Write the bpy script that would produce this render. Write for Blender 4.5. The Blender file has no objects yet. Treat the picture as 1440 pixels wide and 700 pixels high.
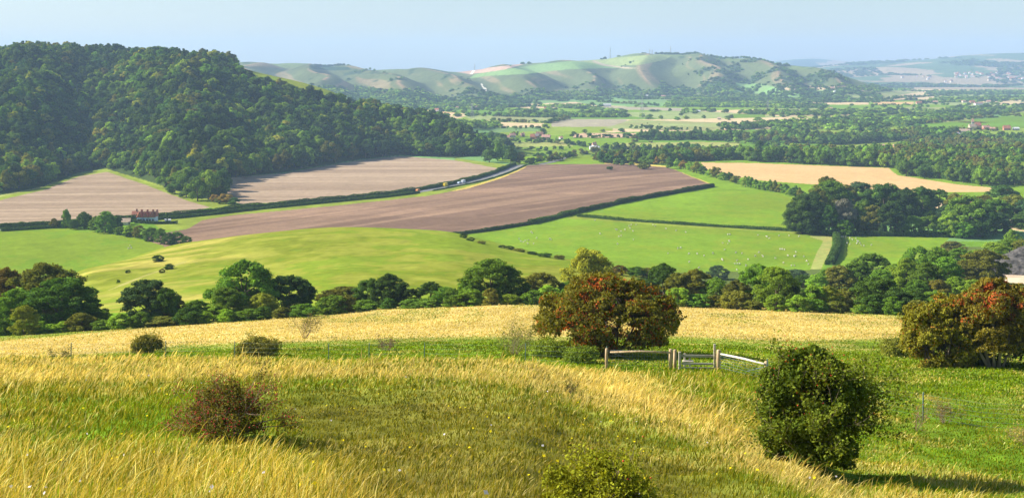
import bpy, bmesh, math, random
import numpy as np
from mathutils import Vector, Matrix
random.seed(7)
RNG = np.random.default_rng(11)
SC = bpy.context.scene
COL = SC.collection
F = 1738.0        # focal length in photo pixels (1440 wide)
CX, HY = 720.0, 95.0   # principal column, horizon row
R_ = math.radians

# ------------------------------------------------------------------ noise
_perm = np.random.default_rng(5).permutation(512).astype(np.int64)
_val = np.random.default_rng(6).random(512)
def vnoise(x, y):
    xi = np.floor(x).astype(np.int64); yi = np.floor(y).astype(np.int64)
    fx = x - xi; fy = y - yi
    fx = fx*fx*fx*(fx*(fx*6-15)+10); fy = fy*fy*fy*(fy*(fy*6-15)+10)
    def h(a, b): return _val[_perm[(_perm[a & 511] + b) & 511]]
    a = h(xi, yi); b = h(xi+1, yi); c = h(xi, yi+1); d = h(xi+1, yi+1)
    return (a+(b-a)*fx)*(1-fy) + (c+(d-c)*fx)*fy
def fbm(x, y, o=4):
    s = 0; a = .5; t = 0
    for i in range(o):
        s = s + a*vnoise(x*2**i+17.3*i, y*2**i-9.1*i); t += a; a *= .55
    return s/t
def sstep(a, b, x):
    t = np.clip((x-a)/(b-a), 0, 1); return t*t*(3-2*t)

def pchip(xk, yk, x):
    xk = np.asarray(xk, float); yk = np.asarray(yk, float)
    h = np.diff(xk); dl = np.diff(yk)/h
    m = np.zeros_like(yk)
    m[0] = dl[0]; m[-1] = dl[-1]
    for i in range(1, len(xk)-1):
        if dl[i-1]*dl[i] > 0:
            w1 = 2*h[i]+h[i-1]; w2 = h[i]+2*h[i-1]
            m[i] = (w1+w2)/(w1/dl[i-1]+w2/dl[i])
    x = np.clip(x, xk[0], xk[-1])
    k = np.clip(np.searchsorted(xk, x)-1, 0, len(xk)-2)
    t = (x-xk[k])/h[k]
    return ((1+2*t)*(1-t)**2*yk[k] + t*(1-t)**2*h[k]*m[k] + t*t*(3-2*t)*yk[k+1] + t*t*(t-1)*h[k]*m[k+1])

# ------------------------------------------------------------------ terrain
VZ = -90.0
PROF = {   # photo column: (distance, row) pairs of the near ground
 -300: [(14,735),(20,650),(30,575),(45,515),(60,500),(75,500),(100,500),(150,487),(210,470),(300,450),(400,430),(520,398)],
 0:   [(14,716),(20,642),(30,572),(45,522),(55,507),(65,508),(80,506),(110,496),(160,479),(210,463),(300,441),(400,424),(520,396)],
 130: [(14,714),(20,641),(30,573),(45,523),(55,508),(65,509),(80,505),(110,493),(160,473),(205,457),(260,438),(330,403),(380,374),(430,380),(520,393)],
 250: [(14,712),(20,640),(30,575),(45,525),(55,508),(65,510),(80,501),(110,488),(160,466),(205,450),(260,425),(330,385),(400,350),(440,342),(520,360)],
 380: [(14,708),(20,642),(30,578),(42,535),(50,514),(58,509),(68,512),(80,500),(105,484),(150,463),(208,441),(260,414),(330,372),(400,335),(440,326),(510,345)],
 500: [(14,702),(20,645),(30,582),(38,548),(46,518),(55,508),(65,513),(80,500),(100,482),(130,468),(180,448),(212,432),(260,405),(330,362),(400,330),(445,321),(510,338)],
 620: [(14,700),(20,650),(28,598),(36,556),(44,522),(52,509),(62,514),(78,501),(98,480),(130,464),(180,441),(208,427),(260,402),(330,362),(400,334),(440,326),(510,342)],
 720: [(14,708),(20,657),(28,604),(36,562),(44,530),(52,514),(62,514),(75,503),(95,480),(120,465),(170,440),(205,424),(260,400),(330,372),(390,352),(430,346),(480,352)],
 850: [(14,725),(18,697),(24,655),(30,618),(36,588),(42,566),(50,546),(60,526),(68,516),(80,500),(95,480),(120,466),(170,442),(205,426),(260,405),(320,385),(360,373),(410,377),(480,385)],
 1000:[(14,730),(18,703),(22,676),(26,650),(30,630),(36,597),(44,566),(54,540),(66,518),(80,500),(95,484),(120,470),(170,447),(205,431),(260,415),(330,401),(400,398),(500,398)],
 1100:[(14,738),(17,716),(20,697),(24,674),(28,652),(33,628),(40,602),(50,566),(62,536),(78,510),(95,491),(120,474),(160,452),(205,433),(260,417),(330,405),(400,400),(500,400)],
 1200:[(14,770),(20,722),(25,694),(30,668),(38,626),(50,582),(62,548),(75,521),(90,500),(110,482),(140,465),(175,449),(205,437),(300,412),(400,396),(500,398)],
 1320:[(14,790),(20,728),(25,700),(32,664),(42,618),(55,575),(66,545),(78,520),(92,500),(110,485),(140,466),(175,448),(205,437),(260,420),(330,395),(410,372),(500,376)],
 1440:[(14,800),(20,732),(27,695),(36,650),(50,596),(65,549),(78,520),(92,502),(110,485),(140,466),(175,449),(205,438),(260,418),(310,405),(350,388),(400,362),(450,350),(520,362)],
 1750:[(14,820),(20,740),(30,680),(40,635),(55,580),(70,538),(85,508),(110,482),(140,466),(175,450),(205,438),(260,412),(310,393),(350,372),(400,345),(450,332),(540,340)],
}
_lg = np.arange(math.log(1.0), math.log(660.0), 0.01)
_pk = sorted(PROF)
_tab = []
for p in _pk:
    pts = PROF[p]
    z = [-(r-HY)/F*d for d, r in pts]
    d0 = [0.5, 4.0]+[d for d, r in pts]+[660.0, 900.0]
    z0 = [-1.62, -1.62-(z[0]*-1-1.62)*0.22]+z+[VZ, VZ]
    r0 = pchip(np.log(d0), np.array(z0)/np.array(d0), _lg)*np.exp(_lg)
    _tab.append(r0)
_tab = np.array(_tab)
PXG = np.arange(-1600, 3041, 10.0)
_T2 = np.empty((len(PXG), len(_lg)))
for j in range(len(_lg)):
    _T2[:, j] = pchip([-1600]+_pk+[3040], np.concatenate([[_tab[0, j]], _tab[:, j], [_tab[-1, j]]]), PXG)
def near_z(px, ld):
    u = np.clip((px+1600)/10, 0, len(PXG)-1.001); v = np.clip(ld/0.01, 0, len(_lg)-1.001)
    i = u.astype(int); j = v.astype(int); a = u-i; b = v-j
    return (_T2[i, j]*(1-a)*(1-b)+_T2[i+1, j]*a*(1-b)+_T2[i, j+1]*(1-a)*b+_T2[i+1, j+1]*a*b)

# wooded hill on the left, far chalk ridge, two far hills behind (column, value)
W_ROW = [(-1600,150),(-800,100),(-300,82),(0,84),(50,76),(110,75),(180,80),(240,86),(290,89),(320,95),(345,99),(400,110),(440,120),(470,130),(500,146),(540,164),(575,172),(610,178),(645,192),(675,206),(700,224),(760,240),(3040,240)]
W_DC  = [(-1600,1800),(0,1650),(300,1600),(400,1550),(500,1450),(600,1400),(700,1330),(3040,1330)]
W_DF  = [(-1600,800),(-300,850),(0,885),(60,930),(110,1030),(160,1060),(210,960),(260,900),(310,930),(350,1010),(400,1060),(500,1190),(560,1250),(700,1280),(3040,1280)]
R_ROW = [(-1600,120),(300,87),(400,90),(440,92),(490,94),(520,98.5),(560,97),(590,97),(615,99),(640,101),(670,98),(720,91),(760,88),(800,86),(850,83),(900,77),(940,75.5),(1000,79),(1050,84),(1100,90),(1150,97),(1185,106),(1215,116),(1245,126),(1300,135),(3040,140)]
R_DC  = [(-1600,5000),(600,4900),(800,4900),(950,4700),(1100,4400),(1240,4000),(3040,4000)]
R_DF  = [(-1600,3300),(560,2950),(700,3050),(820,3500),(950,3600),(1050,3450),(1150,3300),(1240,3300),(3040,3300)]
A_ROW = [(-1600,110),(1000,108),(1100,100),(1200,89),(1260,86),(1300,84),(1350,78.5),(1400,75.5),(1440,74.5),(1700,70),(2200,85),(3040,110)]
B_ROW = [(-1600,110),(900,108),(1040,100),(1085,87),(1110,84),(1140,82.5),(1180,85),(1215,90),(1260,97),(1400,108),(3040,110)]
def ip(tab, px): 
    a = np.array(tab, float); return pchip(a[:, 0], a[:, 1], px)
def hill(z, px, d, row, dc, df, back, p=1.0):
    zc = -(row-HY)/F*dc
    t = (d-df)/(dc-df)
    s = sstep(0, 1, np.clip(t, 0, 1)**p)
    k = np.where(t > 1, 1-sstep(0, 1, (d-dc)/back), s)
    return z+(zc-z)*k, np.clip(t, 0, 2)

def terrain(px, d):
    px = np.asarray(px, float); d = np.asarray(d, float)
    ld = np.log(d)
    X = (px-CX)/F*d
    w = sstep(math.log(520), math.log(660), ld)
    far = VZ + (fbm(X/700+3, d/700, 3)-.5)*10*sstep(700, 1300, d)
    zn = near_z(px, ld)
    z = np.where(ld < _lg[-1], zn*(1-w)+(VZ*w), far) if True else zn
    nz = (fbm(X/60+5, d/60, 3)-.5)*2.2*sstep(90, 300, d)*(1-sstep(450, 560, d)*.8)*(1-sstep(150, 110, d))
    z = z + nz + (fbm(X/4+1.7, d/4, 3)-.5)*np.clip(d*0.006, 0.05, .3)*(1-sstep(60, 130, d)*.5)*(1-sstep(300,500,d))
    z = z + ((fbm(X/1.0+8, d/1.0, 2)-.5)*.26+(fbm(X/2.6+8, d/2.2, 2)-.5)*.25)*(1-sstep(45, 62, d))*sstep(9, 14, d)
    # wood hill
    zc0 = z
    z, t = hill(z, px, d, ip(W_ROW, px), ip(W_DC, px), ip(W_DF, px), 700, .92)
    m = 4*np.clip(t, 0, 1)*(1-np.clip(t, 0, 1))
    fade = 1-sstep(560, 700, px)
    # coomb right of the far-left shoulder and the nose beside it
    z = z + m*fade*(-24*np.exp(-((px-150+60*(1-t))/60)**2) + 14*np.exp(-((px-265)/80)**2) + (fbm(X/160, d/220, 3)-.5)*34)
    # far ridge with slanting spurs
    rr = ip(R_ROW, px)
    z, t = hill(z, px, d, rr, ip(R_DC, px), ip(R_DF, px), 900, .85)
    tt = np.clip(t, 0, 1); m = (4*tt*(1-tt))**.8
    q = px-70*(1-tt)+22*(fbm(X/500, d/500, 2)-.5)*4
    sp = 1-np.abs(((q/92) % 1)*2-1)           # sharp spur crests
    sp = sstep(0, 1, sp)*.75+sp*.25
    z = z + m*(sp-.5)*36*sstep(250, 420, px)*(1-sstep(1120, 1240, px)) + m*(fbm(X/260, d/260, 3)-.5)*9
    z, t = hill(z, px, d, ip(A_ROW, px), 9500.0, 5600.0, 2600, 1.1)
    tt = np.clip(t, 0, 1); m = 4*tt*(1-tt)
    z = z + m*(fbm(X/900, d/900, 3)-.5)*90*sstep(1150,1250,px)
    z, t = hill(z, px, d, ip(B_ROW, px), 12800.0, 10500.0, 1800)
    return z

def row_of(px, d): return HY-terrain(px, d)/d*F

UG = np.concatenate([np.linspace(-1600, 40, 60)[:-1]-100*0, np.array([])])
cols = np.concatenate([np.linspace(-1600, -60, 50)[:-1], np.linspace(-60, 1500, 1180), np.linspace(1500, 3040, 50)[1:]])
def lsp(a, b, n): return np.exp(np.linspace(math.log(a), math.log(b), n))[:-1]
rows = np.concatenate([lsp(1.2, 12, 30), lsp(12, 60, 220), lsp(60, 300, 260), lsp(300, 2600, 600), lsp(2600, 5200, 260), lsp(5200, 14500, 140), [14500.0]])
NC, NR = len(cols), len(rows)
PXM, DM = np.meshgrid(cols, rows)        # shape NR, NC
ZM = terrain(PXM, DM)
XM = (PXM-CX)/F*DM
ROWM = HY-ZM/DM*F
_lr = np.log(rows)
def hz(X, Y):
    """height of the ground sheet at world X, Y (arrays)"""
    X = np.asarray(X, float); Y = np.asarray(Y, float)
    px = CX+X/Y*F
    a = np.interp(px, cols, np.arange(NC)); b = np.interp(np.log(Y), _lr, np.arange(NR))
    i = np.clip(a.astype(int), 0, NC-2); j = np.clip(b.astype(int), 0, NR-2); a = a-i; b = b-j
    return ZM[j, i]*(1-a)*(1-b)+ZM[j, i+1]*a*(1-b)+ZM[j+1, i]*(1-a)*b+ZM[j+1, i+1]*a*b
def at(px, row, dmin=3.0, dmax=14000.0):
    """point of the ground where the photo shows (px,row)"""
    ds = np.exp(np.linspace(math.log(dmin), math.log(dmax), 1500))
    X = (px-CX)/F*ds
    z = hz(X, ds); r = HY-z/ds*F
    k = np.nonzero(r <= row)[0]
    if len(k) == 0: i = int(np.argmin(np.abs(r-row)))
    else: i = int(k[0])
    if i > 0 and r[i-1] > row:
        t = (r[i-1]-row)/(r[i-1]-r[i]+1e-9); d = ds[i-1]+(ds[i]-ds[i-1])*t
    else: d = ds[i]
    X = (px-CX)/F*d
    return Vector((X, d, float(hz(X, d))))
def hw(x, y): return float(hz(np.array([x]), np.array([y]))[0])

def pip(px, py, poly):
    poly = np.asarray(poly, float); n = len(poly); inside = np.zeros(px.shape, bool)
    j = n-1
    for i in range(n):
        xi, yi = poly[i]; xj, yj = poly[j]
        if yi != yj:
            c = ((yi > py) != (yj > py)) & (px < (xj-xi)*(py-yi)/(yj-yi)+xi)
            inside ^= c
        j = i
    return inside

# ------------------------------------------------------------------ mesh helpers
def np_mesh(name, verts, faces4=None, faces3=None, attrs=None, smooth=False, mats=()):
    """faces4 (n,4) and faces3 (m,3) int arrays"""
    me = bpy.data.meshes.new(name)
    verts = np.asarray(verts, np.float32)
    parts = []; tot = []
    if faces4 is not None and len(faces4): parts.append(np.asarray(faces4, np.int32).ravel()); tot.append(np.full(len(faces4), 4, np.int32))
    if faces3 is not None and len(faces3): parts.append(np.asarray(faces3, np.int32).ravel()); tot.append(np.full(len(faces3), 3, np.int32))
    loops = np.concatenate(parts); tot = np.concatenate(tot)
    start = np.concatenate([[0], np.cumsum(tot)[:-1]]).astype(np.int32)
    me.vertices.add(len(verts)); me.vertices.foreach_set('co', verts.ravel())
    me.loops.add(len(loops)); me.loops.foreach_set('vertex_index', loops)
    me.polygons.add(len(tot)); me.polygons.foreach_set('loop_start', start); me.polygons.foreach_set('loop_total', tot)
    if smooth: me.polygons.foreach_set('use_smooth', np.ones(len(tot), bool))
    for k, v in (attrs or {}).items():
        v = np.asarray(v, np.float32)
        if v.ndim == 2:
            if v.shape[1] == 3: v = np.concatenate([v, np.ones((len(v), 1), np.float32)], 1)
            a = me.attributes.new(k, 'FLOAT_COLOR', 'POINT'); a.data.foreach_set('color', v.ravel())
        else:
            a = me.attributes.new(k, 'FLOAT', 'POINT'); a.data.foreach_set('value', v)
    for m in mats: me.materials.append(m)
    me.update(calc_edges=True); me.validate()
    return me
def link(name, me, parent=None, loc=None):
    o = bpy.data.objects.new(name, me); COL.objects.link(o)
    if parent is not None: o.parent = parent
    if loc is not None: o.location = loc
    return o
def thing(name, label, cat, loc=(0, 0, 0), rz=0, group=None):
    o = bpy.data.objects.new(name, None); COL.objects.link(o)
    o.location = loc; o.rotation_euler = (0, 0, rz); o.empty_display_size = .2
    o['label'] = label; o['category'] = cat
    if group: o['group'] = group
    return o
def tag(o, label, cat=None, group=None, kind=None):
    if label: o['label'] = label
    if cat: o['category'] = cat
    if group: o['group'] = group
    if kind: o['kind'] = kind
    return o
_KIDS = {}
def copy_tree(root):
    c = root.copy(); COL.objects.link(c)
    for ch in _KIDS[root.name]:
        k = ch.copy(); COL.objects.link(k); k.parent = c
        for g in _KIDS.get(ch.name, []):
            q = g.copy(); COL.objects.link(q); q.parent = k
    return c
def bm_obj(name, bm, mat, parent=None, smooth=False):
    me = bpy.data.meshes.new(name); bm.to_mesh(me); bm.free(); me.materials.append(mat)
    if smooth: me.polygons.foreach_set('use_smooth', np.ones(len(me.polygons), bool))
    return link(name, me, parent)
def bx(bm, x0, x1, y0, y1, z0, z1, bev=0, m=None):
    r = bmesh.ops.create_cube(bm, size=1)['verts']
    M = Matrix.Translation(((x0+x1)/2, (y0+y1)/2, (z0+z1)/2)) @ Matrix.Diagonal((x1-x0, y1-y0, z1-z0, 1))
    if m is not None: M = m @ M
    bmesh.ops.transform(bm, matrix=M, verts=r)
    if bev:
        es = list({e for v in r for e in v.link_edges})
        bmesh.ops.bevel(bm, geom=es, offset=bev, segments=1, affect='EDGES')
def tube(pts, rad, n=6):
    """closed tapered tube -> verts, quads, tris"""
    pts = [Vector(p) for p in pts]; V = []; Q = []; T = []
    for i, p in enumerate(pts):
        a = pts[max(i-1, 0)]; b = pts[min(i+1, len(pts)-1)]
        d = (b-a).normalized(); s = d.cross(Vector((0.3, .2, 1)) if abs(d.z) < .9 else Vector((1, .1, 0))).normalized(); t = d.cross(s)
        for k in range(n):
            an = 2*math.pi*k/n; V.append(p+(s*math.cos(an)+t*math.sin(an))*rad[i])
    for i in range(len(pts)-1):
        for k in range(n):
            k2 = (k+1) % n; Q.append((i*n+k, i*n+k2, (i+1)*n+k2, (i+1)*n+k))
    b = len(V); V += [pts[0], pts[-1]]
    for k in range(n):
        k2 = (k+1) % n; T.append((b, k2, k)); T.append((b+1, (len(pts)-1)*n+k, (len(pts)-1)*n+k2))
    return np.array([tuple(v) for v in V]), np.array(Q), np.array(T)
class Acc:
    def __init__(s): s.v = []; s.q = []; s.t = []; s.n = 0; s.a = []
    def add(s, v, q=None, t=None, a=None):
        v = np.asarray(v, float).reshape(-1, 3)
        if q is not None and len(q): s.q.append(np.asarray(q)+s.n)
        if t is not None and len(t): s.t.append(np.asarray(t)+s.n)
        s.v.append(v); s.n += len(v)
        s.a.append(np.full(len(v), .5) if a is None else np.broadcast_to(a, (len(v),)).astype(float))
    def tube(s, pts, rad, n=6, a=None): s.add(*tube(pts, rad, n), a)
    def mesh(s, name, mat, smooth=False):
        q = np.concatenate(s.q) if s.q else None; t = np.concatenate(s.t) if s.t else None
        return np_mesh(name, np.concatenate(s.v), q, t, {'lc': np.concatenate(s.a)}, smooth, [mat])

# ------------------------------------------------------------------ materials
def mat(name, base=(.5, .5, .5), rough=.9, spec=.2, metal=0):
    m = bpy.data.materials.new(name); m.use_nodes = True
    b = m.node_tree.nodes['Principled BSDF']
    b.inputs['Base Color'].default_value = (*base, 1); b.inputs['Roughness'].default_value = rough
    b.inputs['Specular IOR Level'].default_value = spec; b.inputs['Metallic'].default_value = metal
    return m, m.node_tree, b
def noisy(name, c1, c2, scale, rough=.9, detail=4, stretch=None, bump=0, spec=.2):
    m, nt, b = mat(name, c1, rough, spec)
    tc = nt.nodes.new('ShaderNodeTexCoord'); mp = nt.nodes.new('ShaderNodeMapping'); n = nt.nodes.new('ShaderNodeTexNoise')
    if stretch: mp.inputs['Scale'].default_value = stretch
    n.inputs['Scale'].default_value = scale; n.inputs['Detail'].default_value = detail
    r = nt.nodes.new('ShaderNodeValToRGB'); r.color_ramp.elements[0].color = (*c1, 1); r.color_ramp.elements[1].color = (*c2, 1)
    r.color_ramp.elements[0].position = .33; r.color_ramp.elements[1].position = .67
    nt.links.new(tc.outputs['Object'], mp.inputs[0]); nt.links.new(mp.outputs[0], n.inputs['Vector'])
    nt.links.new(n.outputs['Fac'], r.inputs[0]); nt.links.new(r.outputs[0], b.inputs['Base Color'])
    if bump:
        bp = nt.nodes.new('ShaderNodeBump'); bp.inputs['Strength'].default_value = bump
        nt.links.new(n.outputs['Fac'], bp.inputs['Height']); nt.links.new(bp.outputs[0], b.inputs['Normal'])
    return m
def foliage(name, src, trans=.3, warm=(1.35, 1.15, .45)):
    """src: 'obj' reads the object's colour, 'inst' an instance attribute, or a colour"""
    m = bpy.data.materials.new(name); m.use_nodes = True; nt = m.node_tree; nt.nodes.clear(); N = nt.nodes.new; L = nt.links.new
    out = N('ShaderNodeOutputMaterial'); mix = N('ShaderNodeMixShader'); df = N('ShaderNodeBsdfDiffuse'); tr = N('ShaderNodeBsdfTranslucent')
    if src == 'obj': c = N('ShaderNodeObjectInfo').outputs['Color']
    elif src == 'inst':
        a = N('ShaderNodeAttribute'); a.attribute_type = 'INSTANCER'; a.attribute_name = 'tcol'; c = a.outputs['Color']
    elif src == 'vert':
        a = N('ShaderNodeAttribute'); a.attribute_name = 'col'; c = a.outputs['Color']
    else:
        a = N('ShaderNodeRGB'); a.outputs[0].default_value = (*src, 1); c = a.outputs[0]
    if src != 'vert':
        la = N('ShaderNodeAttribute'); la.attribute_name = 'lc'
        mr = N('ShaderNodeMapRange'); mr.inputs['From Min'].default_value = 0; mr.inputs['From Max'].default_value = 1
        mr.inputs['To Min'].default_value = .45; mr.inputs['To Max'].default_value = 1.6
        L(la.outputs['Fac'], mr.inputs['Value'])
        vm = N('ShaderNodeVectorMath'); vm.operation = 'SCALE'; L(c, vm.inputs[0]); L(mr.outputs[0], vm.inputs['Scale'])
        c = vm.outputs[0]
    L(c, df.inputs['Color'])
    w = N('ShaderNodeVectorMath'); w.operation = 'MULTIPLY'; L(c, w.inputs[0]); w.inputs[1].default_value = warm
    L(w.outputs[0], tr.inputs['Color'])
    mix.inputs[0].default_value = trans
    L(df.outputs[0], mix.inputs[1]); L(tr.outputs[0], mix.inputs[2]); L(mix.outputs[0], out.inputs[0])
    return m
# ------------------------------------------------------------------ ground colours (albedo of each field; the mound face also carries painted shade)
C = dict(
 green=(.13,.245,.022), bright=(.165,.268,.020), lime=(.21,.29,.035), mound=(.180,.248,.024), pale=(.26,.31,.11),
 brown=(.262,.170,.114), tan=(.375,.28,.195), wheat=(.54,.36,.165), straw=(.66,.48,.17), beige=(.55,.42,.24), scrub=(.10,.135,.03),
 olive=(.30,.33,.09), wood=(.045,.07,.02), verge=(.21,.26,.035), fargreen=(.16,.29,.09), greytan=(.33,.29,.20), pink=(.50,.34,.22),
 hillgrass=(.095,.118,.05), chalk=(.75,.70,.58), golden=(.55,.42,.10), shaded_face=(.155,.155,.028), heap=(.09,.085,.08), sand=(.62,.47,.33))
# name, colour, (dmin,dmax), polygon in photo pixels (projected on to the ground it shows)
FIELDS = [
 ('wood',(780,2600),[(-1600,240),(-300,262),(0,274),(60,262),(110,243),(150,237),(200,252),(255,272),(300,284),(318,276),(320,250),(400,242),(500,225),(560,218),(640,222),(690,217),(715,222),(715,190),(640,172),(560,140),(470,125),(345,95),(320,60),(-1600,40)]),
 ('lime',(1200,1900),[(345,99),(400,106),(440,116),(475,131),(500,144),(480,142),(440,128),(400,117),(350,106)]),
 ('lime',(1200,1900),[(215,96),(240,104),(243,107),(228,105)]),
 ('tan',(600,1400),[(-1600,252),(0,280),(60,266),(110,246),(150,239),(200,256),(262,276),(312,288),(262,298),(120,306),(0,318),(-1600,330)]),
 ('tan',(650,1400),[(340,287),(308,275),(316,250),(400,243),(500,226),(560,219),(640,225),(712,233),(680,246),(620,262),(500,277)]),
 ('verge',(600,1400),[(-100,252),(0,277),(60,262),(110,244),(150,237),(200,252),(262,272),(320,286),(345,288),(300,293),(262,281),(200,258),(150,241),(110,248),(60,267),(0,281)]),
 ('verge',(600,1500),[(640,222),(712,231),(735,231),(740,240),(700,262),(640,275),(500,290),(400,298),(300,308),(262,322),(225,325),(215,312),(262,300),(340,290),(500,276),(620,262),(690,243),(700,236),(640,225)]),
 ('brown',(560,1400),[(738,236),(742,232),(800,229),(880,230),(940,235),(1005,261),(940,272),(870,284),(800,300),(740,312),(690,322),(640,328),(640,350),(240,360),(205,340),(210,330),(262,322),(285,309),(330,302),(400,295.5),(500,286),(600,275),(660,264),(700,252)]),
 ('golden',(900,1400),[(620,272),(660,264),(700,252),(738,236),(742,232),(738,232),(728,239),(696,251),(660,261.5)]),
 ('golden',(700,1400),[(800,229),(880,230),(940,235),(1005,261),(1000,258),(935,233),(880,227),(800,226.5)]),
 ('bright',(480,900),[(1005,262),(1060,262),(1120,280),(1128,320),(1100,322),(980,316),(870,309),(800,304),(870,286),(940,274)]),
 ('bright',(480,1000),[(690,322),(800,305),(980,318),(1165,329),(1172,336),(1160,375),(1140,395),(900,395),(560,395),(600,335),(640,329)]),
 ('olive',(480,1000),[(1140,330),(1172,330),(1168,352),(1155,378),(1140,378),(1150,352),(1158,338),(1140,333)]),
 ('verge',(480,1000),[(800,303),(980,315),(1165,327),(1165,331),(980,320),(800,307)]),
 ('bright',(480,1000),[(1182,332),(1335,332),(1325,350),(1320,375),(1180,375),(1172,368)]),
 ('bright',(480,1000),[(-1600,318),(0,322),(90,318),(170,328),(230,345),(240,420),(-300,420),(-1600,430)]),
 ('mound',(220,500),[(110,430),(105,376),(225,330),(400,310),(640,312),(860,360),(870,380),(940,382),(940,420),(700,435),(100,440)]),
 ('olive',(225,420),[(150,408),(175,396.5),(205,384.5),(245,371.5),(262,366),(262,367.3),(245,373),(205,386.3),(178,398.5)]),
 # slope and pit on the right
 ('scrub',(215,620),[(900,436),(900,384),(1160,378),(1330,372),(1345,335),(3040,300),(3040,440)]),
 ('lime',(240,560),[(1395,318),(1440,315),(1500,318),(1500,326),(1440,330),(1400,328)]),
 ('sand',(240,600),[(1388,388),(1400,377),(1440,372),(1600,370),(1600,402),(1440,398),(1395,394)]),
 # valley
 ('wheat',(900,2000),[(985,228),(1060,229),(1250,236),(1262,246),(1340,258),(1420,266),(1412,281),(1395,284),(1300,273),(1200,263),(1040,251),(1000,244)]),
 ('olive',(1100,2400),[(842,207),(870,201),(970,199),(1042,200),(1036,208),(960,211),(840,212)]),
 ('lime',(1000,2400),[(1100,212),(1130,206),(1220,200),(1270,192),(1292,195),(1280,206),(1260,212),(1230,214),(1100,216)]),
 ('lime',(900,2000),[(840,214),(1000,215),(1000,226),(840,222)]),
 ('bright',(1000,2400),[(700,196),(800,197),(850,208),(850,230),(740,231),(700,226)]),
 ('olive',(1000,2400),[(712,199),(800,198),(806,205),(725,207)]),
 ('beige',(1500,3500),[(680,171),(765,173),(765,179),(680,178)]),
 ('pale',(1500,3800),[(650,163),(700,162),(798,165),(770,172),(672,170)]),
 ('greytan',(1500,3500),[(775,172),(800,167),(880,167),(886,173),(880,178),(776,178)]),
 ('fargreen',(1400,3500),[(662,180),(762,178),(762,184),(664,187)]),
 ('lime',(1400,3500),[(766,178),(860,178),(862,184),(766,184)]),
 ('pink',(1400,3500),[(804,187),(895,187),(890,193),(806,193)]),
 ('pink',(1400,3500),[(640,188),(700,189),(700,194),(650,195)]),
 ('pale',(1500,3500),[(888,168),(1010,172),(1015,180),(1000,184),(890,181),(850,180)]),
 ('beige',(2000,4200),[(532,155),(660,160),(650,165),(640,167),(560,161)]),
 ('fargreen',(2000,4200),[(530,152),(545,153),(600,160),(640,165),(575,165),(530,157)]),
 ('fargreen',(2500,4200),[(660,144),(780,140),(800,144),(700,147),(665,148)]),
 ('fargreen',(2200,4400),[(780,138),(830,135),(930,138),(942,142),(930,150),(840,148),(800,142)]),
 ('greytan',(2200,3500),[(850,149),(960,152),(960,156),(850,153)]),
 ('fargreen',(2200,4600),[(1035,116),(1075,118),(1105,127),(1095,132),(1040,131),(1030,125)]),
 ('fargreen',(2200,4600),[(1068,134),(1110,127),(1195,126),(1215,130),(1160,136),(1100,138)]),
 ('pale',(2200,4600),[(1205,137),(1240,128),(1300,128),(1250,137),(1210,139)]),
 ('pale',(2200,4600),[(1160,136),(1230,126),(1280,126),(1210,137)]),
 ('beige',(2000,4600),[(1120,140),(1220,139),(1222,147),(1160,147)]),
 ('beige',(2000,4600),[(1238,139),(1285,130),(1335,132),(1310,138),(1240,141)]),
 ('wheat',(2000,4600),[(1228,143),(1285,143),(1284,147),(1228,147)]),
 ('wheat',(2000,4600),[(1172,141),(1222,140),(1222,143),(1180,143.5)]),
 ('pale',(2000,4600),[(1275,150),(1328,151),(1320,154),(1275,154)]),
 ('beige',(1900,4000),[(1400,143),(1480,144),(1480,148),(1405,147)]),
 ('pale',(1900,4000),[(1050,155),(1150,152),(1150,156),(1050,158)]),
 ('green',(1900,4000),[(1030,160),(1076,160),(1075,165),(1030,166)]),
 ('olive',(1500,4000),[(1098,172),(1130,173),(1130,178),(1100,177)]),
 ('olive',(1500,3500),[(1295,170),(1340,163),(1395,159),(1395,163),(1340,170),(1296,173)]),
 ('green',(1500,3500),[(1290,174),(1350,170),(1440,160),(1500,160),(1500,176),(1400,183),(1300,182)]),
 ('bright',(1500,3500),[(1408,158),(1500,158),(1500,163),(1408,163)]),
]
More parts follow.
